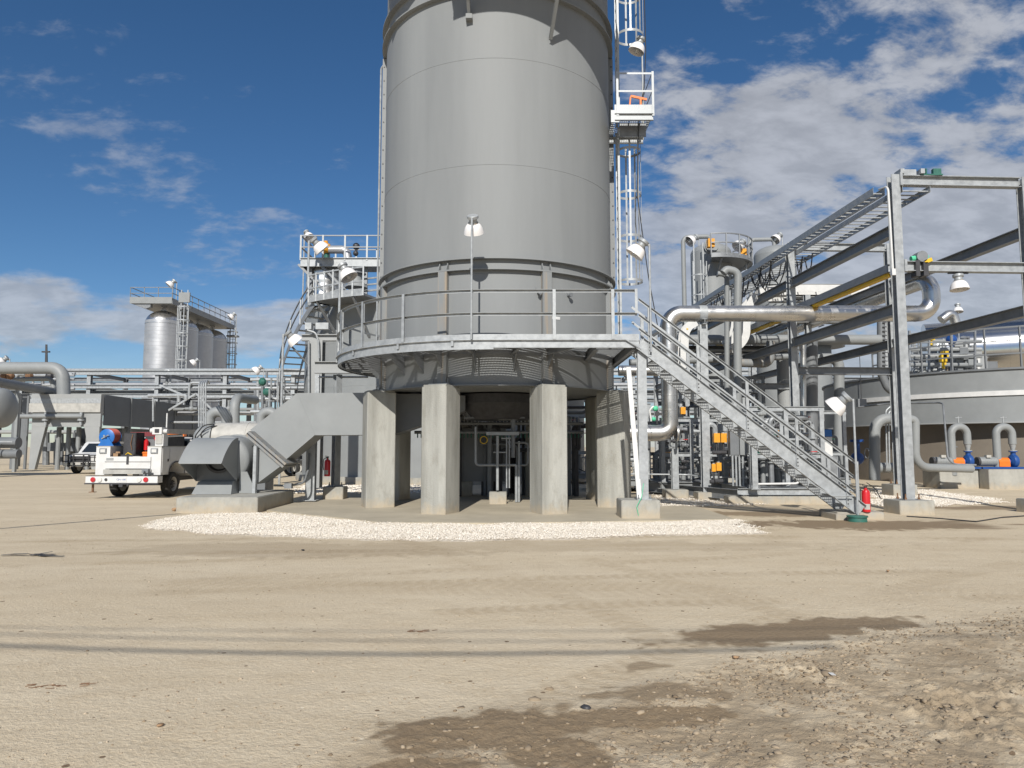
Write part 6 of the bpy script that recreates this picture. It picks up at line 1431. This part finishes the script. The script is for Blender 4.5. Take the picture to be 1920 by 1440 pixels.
for px,l,gl in ((1812,'left pump with grey motor, orange coupling and blue casing','grey gooseneck pipe rising from the left pump'),(1896,'right pump with grey motor, orange coupling and blue casing','grey gooseneck pipe rising from the right pump')):
    y=28.2; o,x,z=pump(px-20,y,l,.76)
    zz=W(px,800,y).z
    g=thing('gooseneck_pipe',gl,'pipe','gooseneck pipes over the pumps'); xl=x-.62
    part('pipe_bend',MB().tube([(x,y,z+.95),(x,y,zz),(xl,y,zz),(xl,y,.5)],.14,16,bend=.31,seg=8),M['paint2'],g)
    part('vent_valve',MB().cyl(((x+xl)/2,y,zz+.14),((x+xl)/2,y,zz+.4),.025,n=6).cyl(((x+xl)/2-.12,y,zz+.34),((x+xl)/2+.14,y,zz+.36),.018,n=6),M['galv'],g); done(g)
block(X(1880,28.2)+.2,28.2,2.6,1.3,-.03,.78,'pale concrete plinth under the right orange coupled pump'); block(X(1778,28.6),28.7,1.5,1.2,-.03,.76,'pale concrete plinth under the left pump motor')
run('suction_pipe','grey pipe dropping beside rack column and running level to the pumps',[W(1700,786,26.5),W(1716,786,26.5),W(1716,876,26.5),W(1822,879,27)],.15,'paint2',.55)
run('suction_pipe','dark grey pipe loop behind the nearest rack columns',[W(1640,900,27.5),W(1640,786,27.5),W(1690,784,27.5)],.2,'paint2',.5)
run('suction_pipe','level grey pipe low between the rack columns',[W(1645,877,28.5),W(1700,877,28.5)],.2,'paint2')
t=thing('pipe_stand','thin pipe stand with cross arm in front of the pumps','stand'); p=G(1787,915)
part('post',MB().cyl((p.x,p.y,.1),(p.x,p.y,W(1787,822,p.y).z),.045,n=8).cyl((p.x-.18,p.y,W(0,828,p.y).z),(p.x+.0,p.y,W(0,828,p.y).z),.03,n=8).cyl((p.x-.1,p.y,W(0,838,p.y).z),(p.x+.25,p.y,W(0,838,p.y).z),.02,n=8),M['galvdk'],t); part('foot',MB().cyl((p.x,p.y,0),(p.x,p.y,.28),.15,n=14),M['paintdk'],t); done(t)
run('conduit_pair','pair of thin conduits rising between the rack columns',[W(1663,875,28),W(1661,770,28),W(1672,760,28)],.03,'galv',.2,8,'conduit')
run('conduit_pair','thin conduit right next to the conduit between the columns',[W(1668,875,27.9),W(1666,775,27.9),W(1675,764,27.9)],.03,'galv',.2,8,'conduit')
# blue gate valve and blue tank
t=thing('gate_valve','blue gate valve with grey handwheel beside the basin tank','valve'); c=W(1607,850,29)
part('bonnet',MB().cyl(c-V(0,0,.3),c+V(0,0,.45),.12,n=14).sphere(c-V(0,0,.2),.26,14),M['blue'],t); part('top_flange',MB().cyl(c+V(0,0,.45),c+V(0,0,.55),.26,n=18),M['blue'],t); part('handwheel',MB().tube([c+V(.35,-.1,0)+V(.0,.2*math.cos(a),.2*math.sin(a)) for a in [k*PI/8 for k in range(17)]],.02,6),M['galv'],t); done(t)
t=thing('chemical_tote','small blue topped white container behind the stair foot','container'); c=W(1548,812,27); part('top',MB().cbox(c[:],(.34,.3,.26)),M['ltblue'],t); part('body',MB().cbox((c.x,c.y,c.z-.5),(.34,.3,.7)),M['white'],t); part('stand',MB().box(c.x-.3,c.x+.3,27-.3,27+.3,.1,c.z-.86),M['galvdk'],t); done(t)
# ================= process skids behind the stairs =================
def skid(label,x0,x1,y0,y1,zt,seed,npipe=20,base='paint2'):
    r=random.Random(seed); t=thing('process_skid',label,'skid','pipe filled process skids behind the stairs')
    part('base_frame',MB().ibeam((x0,y0,.34),(x1,y0,.34),.22,.16,.015).ibeam((x0,y1,.34),(x1,y1,.34),.22,.16,.015).ibeam((x0,y0+.09,.34),(x0,y1-.09,.34),.22,.16,.015).ibeam((x1,y0+.09,.34),(x1,y1-.09,.34),.22,.16,.015),M[base],t)
    part('floor_plate',MB().box(x0,x1,y0,y1,.452,.462),M['galvdk'],t)
    for x in (x0+.1,(x0+x1)/2,x1-.1):
        for y in (y0+.15,y1-.15): part('post',MB().box(x-.06,x+.06,y-.06,y+.06,.46,zt),M['galv'],t)
    for z in (1.35,zt):
        part('frame_beam',MB().ibeam((x0,y0+.15,z),(x1,y0+.15,z),.13,.1,.012),M['galv'],t); part('frame_beam',MB().ibeam((x0,y1-.15,z),(x1,y1-.15,z),.13,.1,.012),M['galvdk'],t)
    for k in range(npipe):
        x=r.uniform(x0+.2,x1-.2); y=r.uniform(y0+.3,y1-.2); z=r.uniform(.8,zt); rad=r.choice((.025,.035,.05,.075,.1))
        dx=r.uniform(.4,1.6)*r.choice((-1,1)); xe=min(max(x+dx,x0),x1)
        pts=[(x,y,.47),(x,y,z),(xe,y,z)]
        if r.random()<.5: pts.append((xe,y,z-r.uniform(.3,.9)*(1 if z>1.2 else .3)))
        else: pts.append((xe,y+r.uniform(.2,.8),z))
        p=part('pipe',MB().tube(pts,rad,8,bend=rad*2.2),M[r.choice(['galv','paint2','paintdk','galvdk','paintdk','galv'])],t)
        for q in (.35,.75):
            zz=.47+(z-.47)*q; part('flange',MB().cyl((x,y,zz-.02),(x,y,zz+.02),rad*1.9,n=12),M['galv'],p)
    for k in range(12):
        x=r.uniform(x0+.2,x1-.2); y=r.uniform(y0+.0,y0+.6); z=r.uniform(.8,zt-.1); 
        v=part('valve',MB().cyl((x-.12,y,z),(x+.12,y,z),.05,n=10).sphere((x,y,z),.075,8).cyl((x,y,z),(x,y,z+.18),.018,n=6),M[r.choice(['dark','galvdk','paint2'])],t)
        part('handle',MB().cyl((x,y,z+.18),(x,y,z+.2),.09,n=12) if r.random()<.5 else MB().box(x-.02,x+.16,y-.012,y+.012,z+.17,z+.19),M[r.choice(['green','mint','teal','dark','red','amber'])],v)
    part('cable_run',MB().tube([(x0+.2,y0-.02,.55),(x0+.9,y0-.04,.5),(x0+1.6,y0-.02,.7),(x1-.4,y0-.04,.52)],.02,6),M['cable'],t)
    done(t); return t
skid('process skid full of small valves behind the lower half of the stairs',6.75,9.0,20.6,23.4,2.7,3,26,'galv')
skid('process skid behind the pipe support under the middle of the stairs',4.9,7.0,23.8,26.6,2.5,5,22)
skid('process skid partly hidden behind the walkway post',2.9,5.0,25.8,28.4,3.1,8,20)
skid('process skid farthest right behind the rack, near the blue topped container',9.6,12.6,27,30,2.9,12,22)
skid('upper level equipment skid far behind the stairs',7.2,11.0,31,34,4.6,17,30)
skid('distant skid behind the pillars on the right side',1.2,3.6,31.5,33.5,3.0,21,14)
block(7.6,20.55,3.1,.5,-.03,.26,'long low concrete kerb under the skid behind the stairs'); 
single('skid_edge',MB().channel(V(6.3,20.32,.36),V(9.3,20.32,.36),.18,.08,.012),M['galv'],'pale steel edge channel lying on the kerb behind the stairs','channel')
single('low_channel',MB().channel(V(4.6,24.8,.25),V(6.5,20.5,.25),.3,.12,.015),M['galvdk'],'brown shaded steel channel slanting behind the stairs','channel')
def actuators():
    i=0
    for px,py,y,w,h,l in ((1343,821,21.5,11,17,'left amber actuator box of the pair under the stairs'),(1356,821,21.7,11,17,'right amber actuator box of the pair under the stairs'),(1338,877,21.6,8,14,'lower amber actuator left of its twin near the skid floor'),(1347,875,21.5,9,15,'lower amber actuator near the skid floor, right of its twin'),(1462,813,24,10,18,'amber canister seen through the stair rails'),(1280,770,27,9,13,'amber actuator high behind the silver riser'),(1404,876,23,7,14,'amber actuator behind the grey control box')):
        c=W(px,py,y); W_=w/FPX*y; H_=h/FPX*y; t=thing('valve_actuator',l,'actuator','amber valve actuators')
        part('housing',MB().box(c.x-W_/2,c.x+W_/2,y-W_/2,y+W_/2,c.z-H_/2,c.z+H_/2),M['amber'],t); part('cap',MB().cyl((c.x,y,c.z+H_/2),(c.x,y,c.z+H_/2+.03),W_*.3,n=12),M['galv'],t)
        part('stem',MB().cyl((c.x,y,c.z-H_/2-.35),(c.x,y,c.z-H_/2),.03,n=8).cyl((c.x-.12,y,c.z-H_/2-.3),(c.x+.12,y,c.z-H_/2-.3),.06,n=10),M['dark'],t); done(t)
actuators()
t=thing('control_box','grey electrical box on struts under the staircase','control box'); y=21.2; a=W(1388,853,y); b=W(1407,815,y)
part('enclosure',MB().box(a.x,b.x,y,y+.25,a.z,b.z),M['paint2'],t); part('side_box',MB().box(a.x-.27,a.x-.01,y+.05,y+.3,a.z+.0,b.z+.1),M['paintdk'],t)
for dx in (-.2,-.1,.0,.1): part('conduit',MB().cyl((a.x+dx,y+.1,.46),(a.x+dx,y+.1,a.z),.03,n=8),M['galv'],t)
done(t)
for px,yb_,y,zt,l in ((1372,0,19.6,0,'x'),):
    pass
column('support_post','slim galvanised leg supporting the middle of the stairs',X(1411,20.1),20.1,.46,W(1411,830,20.1).z,.16,.16)
single('plastic_cover',MB().sphere(W(1421,851,21),.09,10),M['mint'],'mint green cap beside the slim stair leg','cap')
t=thing('valve_tree','green tipped valve and gauge behind the walkway post','valve'); y=22.5
part('pipe_bend',MB().tube([W(1221,790,y),W(1218,770,y),W(1224,762,y),W(1231,764,y)],.03,8,bend=.1),M['white'],t); part('valve',MB().sphere(W(1229,766,y),.09,8).sphere(W(1226,786,y),.07,8),M['mint'],t); part('gauge',MB().cyl(W(1232,776,y),W(1232,776,y)+V(0,-.05,0),.08,n=14).cyl(W(1232,795,y),W(1232,765,y),.03,n=8),M['dark'],t); done(t)
run('conduit_run','bright conduit lying on the skid floor under the stairs',[V(6.8,20.4,.56),V(8.0,20.4,.58),V(8.25,20.5,.74),V(8.7,20.5,.76)],.03,'white',.15,8,'conduit')
run('conduit_run','long thin conduit passing behind the stair leg near the ground',[W(1180,889,23),W(1290,890,23),W(1320,895,22.5),W(1430,895,22.5)],.025,'galv',.3,8,'conduit')
# ================= manifold under the tank =================
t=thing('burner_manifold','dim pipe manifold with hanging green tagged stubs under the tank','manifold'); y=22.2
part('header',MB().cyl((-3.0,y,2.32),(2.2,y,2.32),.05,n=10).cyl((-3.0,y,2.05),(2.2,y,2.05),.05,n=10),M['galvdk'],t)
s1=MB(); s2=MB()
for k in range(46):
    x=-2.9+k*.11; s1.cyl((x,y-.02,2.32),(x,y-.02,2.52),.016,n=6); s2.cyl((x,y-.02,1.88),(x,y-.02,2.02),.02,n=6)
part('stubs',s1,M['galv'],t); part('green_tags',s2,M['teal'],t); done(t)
t=thing('pipe_goalpost','U shaped bright pipe below the manifold between the front pillars','pipe'); y=20.6
part('pipe_run',MB().tube([W(892,800,y),W(892,872,y),W(968,872,y)],.035,10,bend=.1),M['galv'],t); part('pipe_leg',MB().cyl(W(968,872,y),V(W(968,872,y).x,y,.05),.04,n=10).cyl(W(973,827,y),V(W(973,827,y).x,y,.05),.03,n=10),M['galv'],t); done(t)
t=thing('valve_assembly','pale valve assembly with bracket on a stand under the tank','valve'); y=20.2
part('stand',MB().cyl(V(X(933,y),y,.4),W(933,817,y),.04,n=10),M['galv'],t); part('shelf',MB().box(X(912,y),X(973,y),y-.1,y+.1,W(0,816,y).z,W(0,810,y).z),M['galv'],t)
part('valve_body',MB().cbox(W(948,782,y+.3)[:],(.42,.2,.16)).cbox(W(962,784,y+.3)[:],(.14,.2,.34)).cyl(W(935,782,y+.3),W(970,782,y+.3),.09,n=12),M['paint2'],t)
part('small_pipes',MB().cyl(W(950,915,y),W(950,820,y),.02,n=8).cyl(W(955,915,y),W(955,820,y),.02,n=8).cyl(W(940,822,y),W(958,822,y),.018,n=6).cyl(W(925,848,y),W(950,848,y),.018,n=6),M['galv'],t)
part('downcomer',MB().cyl(W(962,858,y+.2),W(962,784,y+.2),.06,n=12).tube([W(964,830,y+.4),W(990,830,y+.4),W(990,872,y+.4),W(975,872,y+.4)],.03,8,bend=.1),M['galvdk'],t)
part('yellow_hose_ring',MB().tube([W(907,825,y)+V(.10*math.cos(a),0,.10*math.sin(a)) for a in [k*PI/8 for k in range(17)]],.012,6),M['yellow'],t); done(t)
block(X(934,20.2),20.2,.48,.4,.03,.33,'small concrete plinth under the valve assembly beneath the tank')
t=thing('under_tank_pipework','dense pipework and ductwork painted dark to deepen the shade under the tank','pipework')  # dark paints on this clutter also stand in for deep shade
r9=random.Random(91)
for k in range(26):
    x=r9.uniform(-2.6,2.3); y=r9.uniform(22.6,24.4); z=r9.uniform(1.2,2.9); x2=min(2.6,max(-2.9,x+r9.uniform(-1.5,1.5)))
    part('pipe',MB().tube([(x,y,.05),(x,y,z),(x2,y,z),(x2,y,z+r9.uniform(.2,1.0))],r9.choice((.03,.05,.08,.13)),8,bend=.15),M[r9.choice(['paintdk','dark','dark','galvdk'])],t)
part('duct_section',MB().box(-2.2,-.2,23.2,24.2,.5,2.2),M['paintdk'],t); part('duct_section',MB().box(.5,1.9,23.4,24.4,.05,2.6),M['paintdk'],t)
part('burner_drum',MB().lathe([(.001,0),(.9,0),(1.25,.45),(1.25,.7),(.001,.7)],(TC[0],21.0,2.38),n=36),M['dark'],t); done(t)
t=thing('plenum_box','steel plenum toned dark for shade, hanging under the tank centre','plenum'); part('box_body',MB().box(-1.3,.3,20.4,21.6,2.45,3.08),M['paintdk'],t); part('flange',MB().box(-1.36,.36,20.34,21.66,2.40,2.45),M['paintdk'],t); done(t)  # dark paint on the plenum helps deepen the shade here
# overhead wires behind the camera whose shadows cross the yard
hz=5.6; run_=hz/math.tan(R(SUN_EL)); off=V(-math.sin(R(SUN_AZ))*run_,-math.cos(R(SUN_AZ))*run_,hz)
def wire(label,g0,g1,r):
    a,b=G(*g0)+off,G(*g1)+off; d=(b-a); a-=d*1.2; b+=d*1.2
    single('overhead_wire',MB().tube([a+(b-a)*k/12-V(0,0,.35*(1-(k/6-1)**2))*1.0+V(0,0,.35) for k in range(13)],r,8),M['cable'],label,'wire')
wire('thick overhead wire behind the viewer casting the darkest shadow line on the dirt',(0,1214),(700,1229),.022)
wire('thin overhead wire casting the middle shadow line on the dirt',(0,1192),(900,1205),.010)
wire('thin overhead wire casting the faintest, farthest shadow line on the dirt',(0,1178),(900,1186),.007)
a,b=G(-60,996)+off,G(330,964)+off; d=b-a; single('overhead_cable',MB().tube([a-d*1.0,b+d*0.02],.055,8),M['cable'],'thick overhead cable casting the slanting shadow left of the blower block','cable')
for o in list(sc.objects):
    if o.type=='MESH' and o.data.users>0:
        pass
